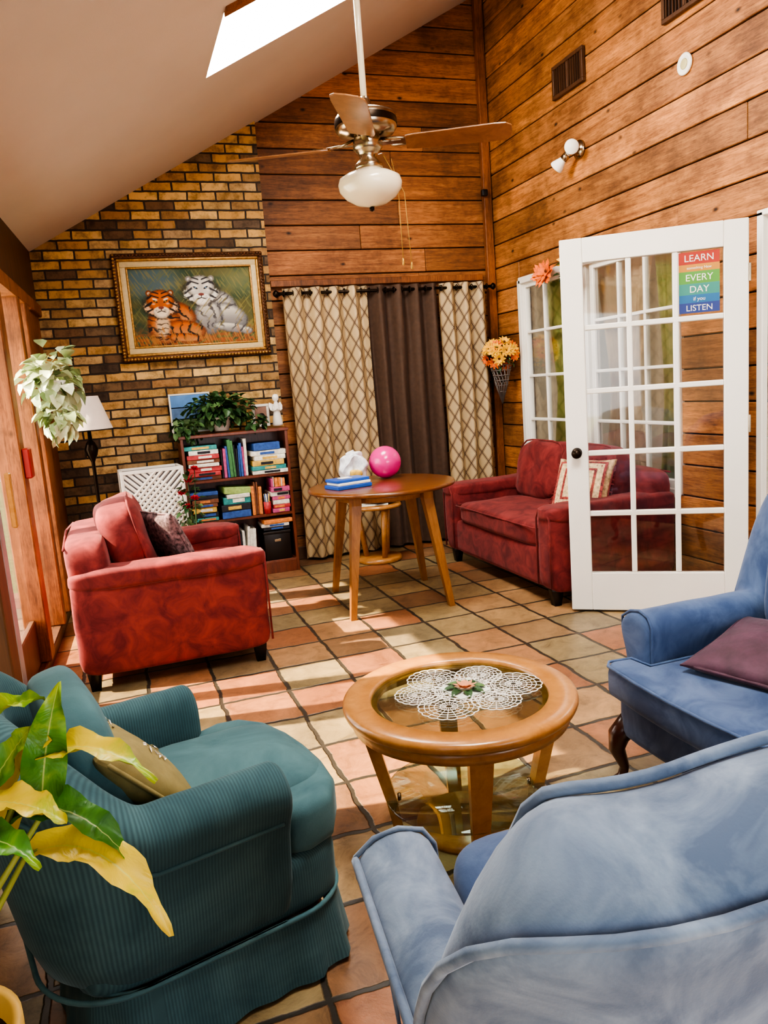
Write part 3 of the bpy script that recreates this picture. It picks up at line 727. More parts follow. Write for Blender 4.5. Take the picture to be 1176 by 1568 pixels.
def motif_sq(g,s,th):
    mb=MB()
    for (a,m) in ((.30,0),(.27,1),(.20,0),(.17,1),(.09,0)):
        n=10; vs=[];fs=[]
        for i in range(n+1):
            for j in range(n+1):
                x=(-.5+i/n)*a*s/.36; y=(-.5+j/n)*a*s/.36; X=2*x/s; Y=2*y/s
                t=max(0,1-abs(X)**3)*max(0,1-abs(Y)**3); z=th/2*(.06+.94*t**.55)*.97+.006+(.3-a)*.02; vs.append((x,y,z))
        for i in range(n):
            for j in range(n): q=i*(n+1)+j; fs.append([q,q+n+1,q+n+2,q+1])
        mb.add(vs,fs,m,True)
    mb.make('pattern',[simple('motif_red',(150,64,58),.8,var=.7,scale=60),simple('motif_cream',(206,180,140),.8,var=.4,scale=60)],g)
pillow('tapestry_pillow',(2.62,4.02,.64),(0,-1.05,.55),.37,M_tap,.12,'fringe',motif_sq)
pillow('patterned_pillow',(.17,4.12,.64),(0,1.15,.5),.34,M_tap2,.11,'cord')

# ---------------------------------------------------------------- dining table
gt=G('dining_table',(1.5,4.52,0)); mb=MB()
mb.lathe([(0,.715),(.43,.715),(.455,.722),(.46,.732),(.455,.742),(.44,.745),(0,.745)],m=0,seg=64); mb.make('top',M_oakdark,gt)
mb=MB()
for (x,y) in ((-.34,-.31),(.27,-.36),(.36,.30),(-.26,.37)):
    tx,ty=x*.72,y*.72; vs=[]
    for (cx,cy,z,h) in ((x,y,0,.017),(tx,ty,.66,.03),(tx,ty,.715,.03)):
        vs+= [(cx-h,cy-h,z),(cx+h,cy-h,z),(cx+h,cy+h,z),(cx-h,cy+h,z)]
    fs=[[3,2,1,0]]+[[l*4+k,l*4+(k+1)%4,(l+1)*4+(k+1)%4,(l+1)*4+k] for l in range(2) for k in range(4)]+[[8,9,10,11]]
    mb.add(vs,fs,0)
for a in (0,1):
    mb.box((0,0,.685),(.5 if a==0 else .03,.03 if a==0 else .5,.05),0,.003)
mb.lathe([(.27,.665),(.29,.665),(.29,.715),(.27,.715)],m=0,seg=40,cap=False)
mb.make('legs',M_legoak,gt)
gx=G('pink_ball',(1.61,4.74,.746)); mb=MB(); mb.lathe([(.105*math.sin(pi*i/16),.105-.105*math.cos(pi*i/16)) for i in range(17)],m=0,seg=32); mb.make('ball',simple('pink_rubber',(226,50,140),.25,var=.03,coat=.4),gx)
gx=G('blue_folder',(1.28,4.50,.745),.25); mb=MB(); mb.box((0,0,.012),(.24,.17,.022),0,.003); mb.box((0.005,0,.032),(.22,.16,.016),1,.003); mb.box((0,.005,.05),(.23,.15,.018),0,.004); mb.box((-.02,0,.062),(.07,.06,.004),1,.001); mb.make('covers',[simple('folder_blue',(46,92,180),.35,var=.1),M_lwhite],gx)
gx=G('plastic_bag',(1.40,4.76,.75)); mb=MB()
mb.rcube((0,0,.085),(.17,.14,.16),0,2.6,22,wrinkle=.035,wf=16); mb.rcube((.0,.0,.15),(.09,.08,.08),0,2.6,16,wrinkle=.03,wf=24); mb.rcube((.0,-.06,.05),(.08,.05,.05),1,3,8,wrinkle=.01); mb.make('crumpled_bag',[simple('bag_white',(225,228,238),.3,var=.25,scale=30,coat=.3),PM[6]],gx)
gx=G('side_table',(1.80,5.60,0)); mb=MB(); mb.lathe([(0,0),(.17,0),(.175,.01),(.17,.035),(0,.035)],m=0,seg=36); mb.lathe([(0,.42),(.19,.42),(.2,.43),(.19,.45),(0,.45)],m=0,seg=36)
for i in range(3):
    a=i*2.1+.6; mb.tube([(.10*math.cos(a),.10*math.sin(a),.03),(.15*math.cos(a),.15*math.sin(a),.42)],.022,0,8)
mb.make('table_frame',M_oak,gx)
gx=G('magazine_stack',(1.80,5.58,.45)); mb=MB()
for i in range(6): mb.box((random.uniform(-.02,.02),random.uniform(-.02,.02),.008+i*.014),(.2,.24,.012),i%4,.001,rot=(0,0,random.uniform(-.3,.3)))
mb.make('magazines',[PM[2],PM[3],PM[5],PM[0]],gx)

# ---------------------------------------------------------------- coffee table
gt=G('coffee_table',(.855,2.0,0),-.32); TH=.435
mb=MB(); mb.lathe([(.262,TH-.03),(.262,TH-.006),(.268,TH),(.335,TH),(.345,TH-.006),(.347,TH-.018),(.342,TH-.03),(.33,TH-.034),(.27,TH-.034),(.262,TH-.03)],m=0,seg=72,cap=False)
mb.lathe([(.30,TH-.034),(.325,TH-.034),(.322,TH-.07),(.30,TH-.07),(.30,TH-.034)],m=0,seg=72,cap=False)
mb.lathe([(.245,TH-.02),(.264,TH-.02),(.264,TH-.03),(.245,TH-.03),(.245,TH-.02)],m=0,seg=72,cap=False); mb.make('ring_top',M_oak,gt)
mb=MB(); mb.lathe([(0,TH-.018),(.263,TH-.018),(.263,TH-.010),(0,TH-.010)],m=0,seg=64,smooth=False); mb.lathe([(0,.118),(.24,.118),(.243,.122),(.24,.126),(0,.126)],m=0,seg=64); mb.make('glass_panes',glassmat('table_glass',(225,236,230),.03),gt)
mb=MB()
for i in range(4):
    a=i*pi/2+.08; R=Matrix.Rotation(a,4,'Z'); vs=[]
    for (rr,z,hw,hd) in ((.205,0,.022,.014),(.225,.12,.025,.016),(.285,TH-.06,.033,.02),(.288,TH-.034,.033,.02)):
        vs+=[(rr-hd,-hw,z),(rr+hd,-hw,z),(rr+hd,hw,z),(rr-hd,hw,z)]
    fs=[[3,2,1,0]]+[[l*4+k,l*4+(k+1)%4,(l+1)*4+(k+1)%4,(l+1)*4+k] for l in range(3) for k in range(4)]+[[12,13,14,15]]
    mb.add(vs,fs,0,False,R)
    mb.lathe([(.006,.112),(.006,.132)],(.2*math.cos(a),.2*math.sin(a),0),1,10)
mb.lathe([(0,.0),(.15,.0),(.155,.012),(.15,.03),(0,.03)],m=0,seg=40)
mb.make('legs',[M_oak,M_nickel],gt)
gy=G('crochet_doily',(.885,2.02,TH-.0095),-.30); mb=MB(); T=.0015
def ring(cx,cy,r,n=28,sc=0,z=.002,th=T,ph=0):
    pts=[]
    for k in range(n):
        a=2*pi*k/n; rr=r*(1+sc*abs(math.sin(a*9))); pts.append((cx+rr*math.cos(a),cy+rr*math.sin(a),z))
    mb.tube(pts,th,0,4,closed=True)
for i,(dist,r) in enumerate(((.15,.082),(.14,.07),(.145,.08),(.14,.07),(.15,.085),(.135,.07))):
    a=i*pi/3+.1; px,py=dist*math.cos(a),dist*math.sin(a)*.82
    for q in (.3,.5,.68,.84): ring(px,py,r*q,26)
    ring(px,py,r,54,.06,th=T*1.4)
    for k in range(18):
        b=2*pi*k/18; mb.tube([(px+r*.1*math.cos(b),py+r*.1*math.sin(b),.002),(px+r*math.cos(b),py+r*math.sin(b),.002)],T*.8,0,4)
for q in (.06,.075,.09): ring(0,0,q,30)
for k in range(30):
    b=2*pi*k/30; mb.tube([(.05*math.cos(b),.05*math.sin(b),.002),(.092*math.cos(b),.092*math.sin(b),.002)],T*.8,0,4)
mb.make('lace',M_lwhite,gy)
mb=MB(); mb.box((0,0,.005),(.115,.115,.003),2,.001,rot=(0,0,.5))
for i in range(8): a=i*.8; mb.leaf((.02*math.cos(a),.02*math.sin(a),.007),(math.cos(a),math.sin(a),.1),(0,0,1),.05,.03,1)
mb.flower((0,0,.008),(0,0,1),.04,0,0,9); mb.make('rose_centre',[simple('peach_rose',(226,160,120),.7,var=.2),M_ivy,simple('doily_centre',(220,226,214),.8)],gy)

# ---------------------------------------------------------------- upholstered chairs
def shell(mb,fx,bx,hw,r,ah,bh,t,zb,rise,risew,rec=.1,flare=0,roll=.03,crown=.03,m=0,kth=.25,drop=0):
    path=[]
    def seg(p,q,n,nx,ny):
        for i in range(n): k=i/n; path.append((p[0]+(q[0]-p[0])*k,p[1]+(q[1]-p[1])*k,nx,ny))
    def arc(cx,cy,a0,a1,n):
        for i in range(n): a=a0+(a1-a0)*i/n; path.append((cx+r*math.cos(a),cy+r*math.sin(a),math.cos(a),math.sin(a)))
    seg((fx,-hw),(-bx+r,-hw),24,0,-1); arc(-bx+r,-hw+r,-pi/2,-pi,12); seg((-bx,-hw+r),(-bx,hw-r),18,-1,0); arc(-bx+r,hw-r,pi,pi/2,12); seg((-bx+r,hw),(fx,hw),24,0,1); path.append((fx,hw,0,1))
    def sec(x,y):
        k=sm(0,1,(rise-x)/risew); yy=(y/hw)**2; h=ah+(bh-ah)*k+crown*k*(1-yy)
        tt=t*(1+kth*k); d=drop*k*yy
        L=[(-tt,zb),(-tt,zb+(h-zb)*.5),(-tt,h-.09),(-tt*1.0,h-.04),(-tt*.7,h-.008),(0,h+.004),(tt*.75,h-.006-d*.5),(tt+roll,h-.035-d),(tt+roll*1.05,h-.075-d),(tt+roll*.5,h-.12-d),(tt*.95,h-.16-d),(tt*.92,zb+(h-zb)*.35),(tt*.9,zb)]
        out=[]
        for o,z in L:
            f=(z-zb)/(h-zb); out.append((o+k*rec*(z-zb)+flare*f,z))
        return out
    rings=[]; S=0; prev=None; uvs=[]
    for (x,y,nx,ny) in path:
        if prev: S+=math.hypot(x-prev[0],y-prev[1])
        prev=(x,y); se=sec(x,y); rings.append([Vector((x+nx*o,y+ny*o,z)) for o,z in se]); uvs.append(S)
    n=len(rings[0])
    def capring(R,d,s):
        c=sum(R,Vector())/len(R); return [c+(p-c)*s+Vector((d,0,0)) for p in R]
    pre=[capring(rings[0],.026,.72),capring(rings[0],.02,.9),capring(rings[0],.008,.98)]
    post=[capring(rings[-1],.008,.98),capring(rings[-1],.02,.9),capring(rings[-1],.026,.72)]
    allr=pre+rings+post; us=[uvs[0]-.03,uvs[0]-.02,uvs[0]-.01]+uvs+[uvs[-1]+.01,uvs[-1]+.02,uvs[-1]+.03]
    vs=[];uv=[];fs=[]
    for R,u in zip(allr,us):
        for p in R: vs.append(p+mnoise.noise_vector(p*11)*.003); uv.append((u,p.z))
    for i in range(len(allr)-1):
        for k in range(n):
            k2=(k+1)%n; fs.append([i*n+k,(i+1)*n+k,(i+1)*n+k2,i*n+k2])
    fs.append(list(range(n))); fs.append([(len(allr)-1)*n+k for k in range(n)][::-1])
    mb.add(vs,fs,m,True,uv=uv)
    return rings
def skirt(mb,x0,x1,hw,r,zt,flare,m=0,amp=.004,freq=60):
    pts=[]
    def arc(cx,cy,a0):
        for i in range(10): a=a0+pi/2*i/10; pts.append((cx+r*math.cos(a),cy+r*math.sin(a),math.cos(a),math.sin(a)))
    def seg(p,q,nx,ny,n=40):
        for i in range(n): k=i/n; pts.append((p[0]+(q[0]-p[0])*k,p[1]+(q[1]-p[1])*k,nx,ny))
    seg((x0+r,-hw),(x1-r,-hw),0,-1); arc(x1-r,-hw+r,-pi/2); seg((x1,-hw+r),(x1,hw-r),1,0); arc(x1-r,hw-r,0); seg((x1-r,hw),(x0+r,hw),0,1); arc(x0+r,hw-r,pi/2); seg((x0,hw-r),(x0,-hw+r),-1,0); arc(x0+r,-hw+r,pi)
    n=len(pts); rows=5; vs=[];uv=[];fs=[]; S=0
    for j in range(rows):
        f=j/(rows-1); z=zt-(zt-.012)*f; S=0
        for i,(x,y,nx,ny) in enumerate(pts):
            S+=math.hypot(x-pts[i-1][0],y-pts[i-1][1]) if i else 0
            o=flare*f+f*amp*math.sin(S*freq)+f*.006*math.sin(S*17+1)
            corner=abs(nx*ny)>.2
            if corner: o+=f*.012*math.sin(i*1.6)
            vs.append((x+nx*o,y+ny*o,z)); uv.append((S,z))
    for j in range(rows-1):
        for i in range(n): i2=(i+1)%n; fs.append([j*n+i,(j+1)*n+i,(j+1)*n+i2,j*n+i2])
    mb.add(vs,fs,m,True,uv=uv)
    mb.tube([(x+nx*.004,y+ny*.004,zt) for x,y,nx,ny in pts],.006,m+1 if m==0 else m,6,closed=True)
# teal
g=G('teal_armchair',(-.015,1.83,0),.24)
mb=MB(); R=shell(mb,.17,.28,.262,.15,.555,.78,.044,.16,-.10,.20,rec=.10,flare=.03,roll=.026,crown=.03,kth=.3)
mb.make('shell',[M_teal,M_tealp],g,1)
mb=MB(); mb.tube([r_[9]+Vector((0,0,-.004)) for r_ in R],.005,0,6); mb.tube([r_[12]+Vector((0,0,.01)) for r_ in R],.006,0,6); mb.make('welting',M_tealp,g)
mb=MB(); mb.rcube((.035,0,.235),(.62,.58,.17),0,7,12); mb.rcube((.085,0,.375),(.60,.43,.15),1,4.2,14,puff=.3,wrinkle=.006)
mb.prism([(.17,-.27),(.25,-.295),(.32,-.275),(.37,-.20),(.39,-.1),(.395,0),(.39,.1),(.37,.20),(.32,.275),(.25,.295),(.17,.27)],.30,.425,1,.03,4,smooth=True)
mb.rcube((-.16,0,.58),(.13,.40,.36),1,4,12,rot=(0,-.2,0)); mb.make('seat',[M_teal,M_tealp],g)
mb=MB(); skirt(mb,-.26,.35,.30,.14,.17,.02); mb.make('skirt',[M_teal,M_tealp],g)
M_yel=simple('gold_pillow_fabric',(142,130,84),.7,var=.15,scale=30,bump=.2)
def embroid(g,s,th):
    mb=MB(); r_=random.Random(2)
    for i in range(8):
        x=r_.uniform(-.11,.11); y=r_.uniform(-.11,.11); a=r_.uniform(0,6)
        for k in range(4):
            X=x+.012*k*math.cos(a); Y=y+.012*k*math.sin(a); t=max(0,1-abs(2*X/s)**3)*max(0,1-abs(2*Y/s)**3); z=th/2*(.06+.94*t**.55)+.003
            mb.leaf((X,Y,z),(math.cos(a+(.8 if k%2 else -.8)),math.sin(a+(.8 if k%2 else -.8)),0),(0,0,1),.018,.007,0)
    mb.make('stitching',M_lwhite,g)
pillow('gold_throw_pillow',(-.07,1.76,.53),(0,.85,.3),.32,M_yel,.12,'cord',embroid)
# foreground blue chair
g=G('blue_armchair',(.70,.92,0),math.radians(84))
mb=MB(); R=shell(mb,.25,.27,.315,.14,.56,.905,.062,.15,-.13,.12,rec=.11,flare=.03,roll=.022,crown=.055,kth=.3,drop=.05)
mb.make('shell',[M_blue],g,1)
mb=MB()
mb.tube([r_[4]+Vector((0,0,.003)) for r_ in R[18:-18]],.0075,0,6)
mb.tube([r_[7]+(r_[7]-r_[6])*.05 for r_ in R],.0075,0,6)
for rr in (R[0],R[-1]): mb.tube([p+Vector((.006,0,0)) for p in rr],.005,0,6,closed=True)
mb.make('welting',M_blue,g)
mb=MB(); mb.rcube((.03,0,.24),(.62,.60,.2),0,8,10); mb.rcube((.09,0,.39),(.58,.50,.15),0,4.5,14,puff=.25,wrinkle=.004); mb.make('seat',M_blued,g)
mb=MB(); skirt(mb,-.33,.345,.36,.12,.17,.02); mb.make('skirt',[M_blue,M_blue],g)
# right blue wing chair
g=G('blue_armchair.001',(1.775,1.71,0),pi)
mb=MB(); R=shell(mb,.25,.36,.315,.13,.56,.97,.06,.2,-.20,.14,rec=.14,flare=.0,roll=.03,crown=.03)
mb.make('shell',[M_blued],g,1)
mb=MB(); mb.tube([r_[8] for r_ in R],.005,0,6); 
for rr in (R[0],R[-1]): mb.tube([p+Vector((.006,0,0)) for p in rr],.005,0,6,closed=True)
mb.rcube((.03,0,.25),(.70,.62,.16),0,9,10)
ol=[(-.28,-.245),(.27,-.245),(.28,-.33),(.36,-.34),(.385,-.31),(.40,-.15),(.405,0),(.40,.15),(.385,.31),(.36,.34),(.28,.33),(.27,.245),(-.28,.245)]
mb.prism(ol,.295,.41,0,.03,4,smooth=True); mb.tube([(x*1.0,y*1.0,.402) for x,y in ol],.005,0,6,closed=True)
mb.rcube((-.23,0,.66),(.14,.48,.5),0,4,12,rot=(0,-.15,0)); mb.make('seat',M_blued,g)
mb=MB()
for sy in (1,-1):
    mb.tube([(.33,sy*.27,.22),(.365,sy*.29,.17),(.37,sy*.295,.12),(.35,sy*.285,.06),(.355,sy*.29,.025),(.375,sy*.30,.0)],[.04,.036,.026,.016,.017,.022],0,12)
    mb.tube([(-.32,sy*.25,.22),(-.34,sy*.26,.1),(-.37,sy*.265,0)],[.03,.022,.018],0,10)
mb.make('cabriole_legs',simple('mahogany',(60,26,16),.3,coat=.4),g)
M_purp=simple('plum_quilt',(76,44,60),.7,var=.35,scale=16,bump=.6,bscale=24,sheen=.2)
pillow('plum_pillow',(1.79,1.73,.455),(.04,-.14,.35),.40,M_purp,.10,'cord')

# ---------------------------------------------------------------- ceiling fan
FX,FY=1.184,3.40; cz=ceilz(FX)
g=G('ceiling_fan',(FX,FY,0)); mb=MB(); dz=-.035
def sh(p): return [(a,b+dz) for a,b in p]
mb.tube([(0,0,2.53),(0,0,cz)],.014,2,14); mb.lathe([(.07,cz+.0),(.07,cz-.05),(.05,cz-.09),(.02,cz-.1)],m=0,seg=28,cap=False)
mb.lathe(sh([(.02,2.62),(.03,2.60),(.035,2.57),(.06,2.56),(.125,2.548),(.135,2.535),(.135,2.49),(.12,2.47),(.075,2.46),(.05,2.455)]),m=0,seg=40)
mb.lathe(sh([(.1365,2.527),(.1375,2.522),(.1375,2.503),(.1365,2.498)]),m=1,seg=40,cap=False)
mb.lathe(sh([(.05,2.46),(.06,2.45),(.065,2.41),(.055,2.40),(.045,2.39),(.035,2.37),(.06,2.345),(.065,2.325),(.055,2.32)]),m=0,seg=32)
mb.make('motor',[M_nickel,M_bronze,M_opal],g)
mb=MB(); mb.lathe(sh([(.055,2.33),(.06,2.315),(.10,2.305),(.135,2.285),(.142,2.262),(.137,2.235),(.112,2.205),(.07,2.18),(.02,2.168),(0,2.166)]),m=0,seg=40); mb.lathe(sh([(0,2.168),(.012,2.163),(.01,2.15),(0,2.145)]),m=1,seg=12); mb.make('glass_shade',[M_opal,M_bronze],g)
mb=MB(); mbI=MB()
for i in range(4):
    a=math.radians(-25)+i*pi/2
    R=Matrix.Rotation(a,4,'Z')@Matrix.Translation((0,0,2.385))@Matrix.Rotation(math.radians(-13),4,'X')
    ol=[(.17,-.05),(.2,-.058),(.55,-.07),(.60,-.066),(.625,-.045),(.63,0),(.625,.045),(.60,.066),(.55,.07),(.2,.058),(.17,.05)]
    mb.prism(ol,-.003,.003,0,.001,1,M=R)
    mbI.prism([(.06,-.015),(.15,-.012),(.19,-.04),(.23,-.035),(.25,0),(.23,.035),(.19,.04),(.15,.012),(.06,.015)],.004,.009,0,M=R)
    mbI.tube([R@Vector((.06,0,.03)),R@Vector((.11,.03,.01)),R@Vector((.19,.025,.004))],.005,0,6); mbI.tube([R@Vector((.06,0,.03)),R@Vector((.11,-.03,.01)),R@Vector((.19,-.025,.004))],.005,0,6)
mb.make('blades',wood('blade_wood',(120,78,48),(168,116,74),(4,4,4),.3,0,False,.03,3,coat=.4),g); mbI.make('blade_irons',M_nickel,g)
mb=MB(); mb.tube([(.10,-.02,2.33),(.12,-.03,2.2),(.12,-.03,1.90)],.0018,0,5); mb.tube([(.05,-.06,2.33),(.14,-.05,2.18),(.152,-.05,1.88)],.0018,0,5)
mb.lathe([(0,0),(.006,.006),(.005,.03),(0,.035)],(.12,-.03,1.87),0,8); mb.lathe([(0,0),(.006,.006),(.005,.03),(0,.035)],(.152,-.05,1.85),0,8); mb.make('pull_chains',simple('chain_gold',(190,150,80),.35,.6),g)

# ---------------------------------------------------------------- wall items (right wall)
for k,(y0,y1) in enumerate(((4.63,5.0),(3.5,3.86))):
    g=G('wall_vent' if k==0 else 'wall_vent.001',(XR,(y0+y1)/2,3.305)); mb=MB(); w=y1-y0; h=.215
    mb.box((-.008,0,0),(.006,w-.02,h-.02),1,0)
    for s in (1,-1): mb.box((-.015,0,s*(h/2-.012)),(.025,w,.024),0,.003); mb.box((-.015,s*(w/2-.012),0),(.025,.024,h-.048),0,.003)
    mb.box((-.016,0,0),(.02,.014,h-.05),0,.002)
    for i in range(12):
        mb.box((-.016,-w/2+.035+i*(w-.07)/11,0),(.012,.006,h-.05),0,0)
    mb.make('grille',[M_postd,M_black],g)
g=G('wall_thermometer',(XR,3.70,2.94)); mb=MB(); mb.lathe([(.055,0),(.057,.008),(.05,.014),(.042,.012),(.04,.010),(0,.010)],m=0,seg=32,rot=(0,-pi/2,0)); mb.lathe([(.028,.0105),(.024,.0125),(0,.0125)],m=1,seg=24,rot=(0,-pi/2,0)); mb.make('dial',[M_lwhite,simple('dial_gold',(190,180,130),.5)],g)
g=G('wall_spotlight',(XR,4.72,2.80)); mb=MB(); mb.lathe([(.06,0),(.06,.015),(.02,.03),(.0,.03)],m=0,seg=24,rot=(0,-pi/2,0))
mb.tube([(-.02,0,0),(-.08,0,-.01)],.012,0,10)
for (p,d) in (((-.09,.0,-.0),(-.3,-.75,-.1)),((-.09,.02,-.03),(-.4,.7,-.6))):
    q=Vector(d).normalized().to_track_quat('Z','Y').to_matrix().to_4x4(); mb.lathe([(.015,-.01),(.022,.0),(.024,.04),(.03,.055),(.045,.09),(.048,.105),(.044,.11),(0,.112)],m=1,seg=24,M=Matrix.Translation(p)@q); mb.lathe([(.026,-.005),(.027,.035),(.02,.035)],m=0,seg=20,M=Matrix.Translation(p)@q)
mb.make('fixture',[M_nickel,M_lwhite],g)
M_or=simple('petal_orange',(226,110,40),.6,var=.25,scale=30); M_ye=simple('petal_yellow',(236,180,50),.6,var=.2,scale=30); M_br=simple('flower_eye',(90,40,16),.8); M_wire=simple('wire_silver',(120,112,108),.5,.5)
g=G('flower_wall_basket',(2.99,5.70,1.40)); mb=MB()
for i in range(14):
    a=2*pi*i/14; mb.tube([(.085*math.cos(a),.085*math.sin(a),.03),(.05*math.cos(a+.6),.05*math.sin(a+.6),-.12),(0,0,-.28)],.004,3,5)
for z,r_ in ((.03,.085),(-.01,.078),(-.05,.068),(-.09,.058),(-.13,.045),(-.18,.03)): mb.tube([(r_*math.cos(k*pi/8),r_*math.sin(k*pi/8),z) for k in range(16)],.004,3,5,closed=True)
mb.tube([(.08,.0,.03),(.14,.0,.06)],.004,3,5)
rr=random.Random(4)
for i in range(30):
    v=Vector((rr.gauss(-.2,1),rr.gauss(-.4,1),rr.gauss(.3,.8))).normalized(); c=Vector((v.x*.11,v.y*.13,.12+v.z*.10)); mb.flower(c,v+Vector((-.2,-.5,0)),.06,rr.choice((0,1,1)),2,10)
mb.cluster(30,(0,0,.1),(.1,.14,.12),.05,.03,(4,),0,.6); mb.make('bouquet',[M_or,M_ye,M_br,M_wire,M_ivy],g)
g=G('autumn_leaf_garland',(XR-.06,5.1,2.05)); mb=MB()
for i in range(5): mb.flower((-.02,.05-.02*i,.02*math.sin(i*2)),(-1,-.4,.2),.09,0,2,6)
mb.flower((-.03,-.32,.05),(-1,-.5,.1),.08,1,2,10); mb.flower((-.03,-.40,-.02),(-1,-.5,.1),.08,1,2,10); mb.flower((-.03,-.34,-.14),(-1,-.5,.1),.07,1,2,10)
mb.tube([(.0,.1,.04),(-.01,-.1,.06),(0,-.45,.04)],.004,3,5); mb.cluster(24,(-.02,-.3,-.05),(.03,.1,.12),.06,.04,(4,),.2,.2); mb.make('leaves',[M_or,M_ye,M_br,M_postd,M_ivy],g)

# ---------------------------------------------------------------- left side items
g=G('floor_lamp',(-.19,5.55,0)); mb=MB()
mb.lathe([(.14,0),(.145,.012),(.12,.025),(.03,.04),(.018,.06),(.012,.1),(.012,.5),(.02,.52),(.012,.54),(.012,.98),(.02,1.0),(.035,1.03),(.045,1.07),(.03,1.11),(.014,1.13),(.012,1.2),(.0,1.2)],m=0,seg=24); mb.make('stand',M_bronze,g)
mb=MB(); mb.lathe([(.155,1.20),(.145,1.23),(.085,1.42),(.083,1.42),(.142,1.23),(.152,1.20)],m=0,seg=40,cap=False)
mb.lathe([(.012,1.2),(.008,1.43),(.012,1.44),(0,1.455)],m=1,seg=10)
for k in range(3): a=k*2.09; mb.tube([(0,0,1.41),(.084*math.cos(a),.084*math.sin(a),1.415)],.002,1,5)
mb.make('shade',[simple('shade_fabric',(226,214,204),.8,var=.04),M_bronze],g)
M_vleaf=leaf_mat('variegated_leaf',[(.1,(84,110,64)),(.4,(156,172,122)),(.8,(216,222,190))],14)
g=G('hanging_foliage',(-.33,4.80,1.47)); mb=MB(); mb.cluster(170,(0,0,.06),(.14,.17,.2),.085,.07,(0,),.3,.2); mb.cluster(70,(.02,-.1,-.16),(.09,.12,.12),.08,.065,(0,),.6,.2); mb.lathe([(0,-.06),(.06,-.04),(.08,.04),(.07,.04)],m=1,seg=16); mb.tube([(0,0,.04),(-.08,0,.1),(-.13,0,.1)],.005,1,6); mb.make('foliage',[M_vleaf,M_lwhite],g)
g=G('white_lattice_basket',(.17,5.62,0),.06); mb=MB(); W_,D_,H_=.40,.26,.90
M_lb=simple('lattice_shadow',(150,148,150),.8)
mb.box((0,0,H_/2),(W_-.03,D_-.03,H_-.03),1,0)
for (sx_,sy) in ((1,1),(1,-1),(-1,1),(-1,-1)): mb.box((sx_*W_/2,sy*D_/2,H_/2),(.022,.022,H_),0,.004)
for z in (.03,H_-.012): 
    for s in (1,-1): mb.box((0,s*D_/2,z),(W_,.02,.024),0,.003); mb.box((s*W_/2,0,z),(.02,D_,.024),0,.003)
for s in (1,-1):
    for i in range(-14,23):
        p=.045*i
        x0,z0=-W_/2+p,.03; x1=x0+(H_-.05); z1=H_-.02
        for dirn in (1,-1):
            a=[x0,z0]; b=[x1,z1]
            if a[0]<-W_/2: a=[-W_/2,z0+(-W_/2-x0)]
            if b[0]>W_/2: b=[W_/2,z1-(x1-W_/2)]
            if b[0]-a[0]>.01 and a[1]<H_: mb.tube([(dirn*a[0],s*(D_/2-.002+.004*(dirn>0)),a[1]),(dirn*b[0],s*(D_/2-.002+.004*(dirn>0)),b[1])],.011,0,4,smooth=False)
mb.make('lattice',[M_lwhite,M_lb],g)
g=G('rose_plant',(.40,5.38,0)); mb=MB(); mb.lathe([(.06,0),(.08,.16),(.085,.16),(.07,.15)],m=3,seg=20)
M_rose=simple('rose_red',(180,24,40),.6,var=.2,scale=40)
for (x,y,z) in ((0,0,.8),(.05,-.03,.88),(-.05,-.02,.72),(.03,-.04,.68),(-.02,.02,.62)):
    mb.tube([(0,0,.14),(x*.5,y*.5,z*.6),(x,y,z)],.003,1,5)
    for q in range(3): mb.flower((x,y,z+q*.006),(x*2,-.5,1),.038-.008*q,0,0,7)
mb.cluster(70,(0,0,.62),(.08,.07,.24),.05,.035,(1,),.1,.3); mb.make('roses',[M_rose,M_ivy,M_ivy,M_cherry],g)

# ---------------------------------------------------------------- foreground plant
def plant_mat():
    m,n,l,b=newmat('plant_leaf'); uv=n.new('ShaderNodeUVMap'); sp=n.new('ShaderNodeSeparateXYZ'); l.new(uv.outputs[0],sp.inputs[0])
    v=objco(n,l); t=noise(n,l,14,4,v,.6,1.0)
    f=mth(n,l,'ADD',sp.outputs[0],mth(n,l,'MULTIPLY_ADD',t.outputs['Fac'],.9,-.45))
    r=ramp(n,[(.0,lin((34,84,28))),(.3,lin((78,134,42))),(.5,lin((146,174,54))),(.72,lin((208,186,58))),(1,lin((220,192,74)))]); l.new(f,r.inputs[0])
    d=mth(n,l,'ABSOLUTE',mth(n,l,'SUBTRACT',sp.outputs[1],.5)); vein=mth(n,l,'LESS_THAN',d,.02)
    col=mixc(n,l,mth(n,l,'MULTIPLY',vein,.5),r.outputs[0],lin((190,200,120))); l.new(col,b.inputs['Base Color'])
    b.inputs['Roughness'].default_value=.4
    w=mth(n,l,'SINE',mth(n,l,'MULTIPLY',t.outputs['Fac'],22))
    bumpn(n,l,b,w,.15,.003)
    return m
M_pl=plant_mat()
def bez(p0,p1,p2,t): return p0*(1-t)**2+p1*2*t*(1-t)+p2*t*t
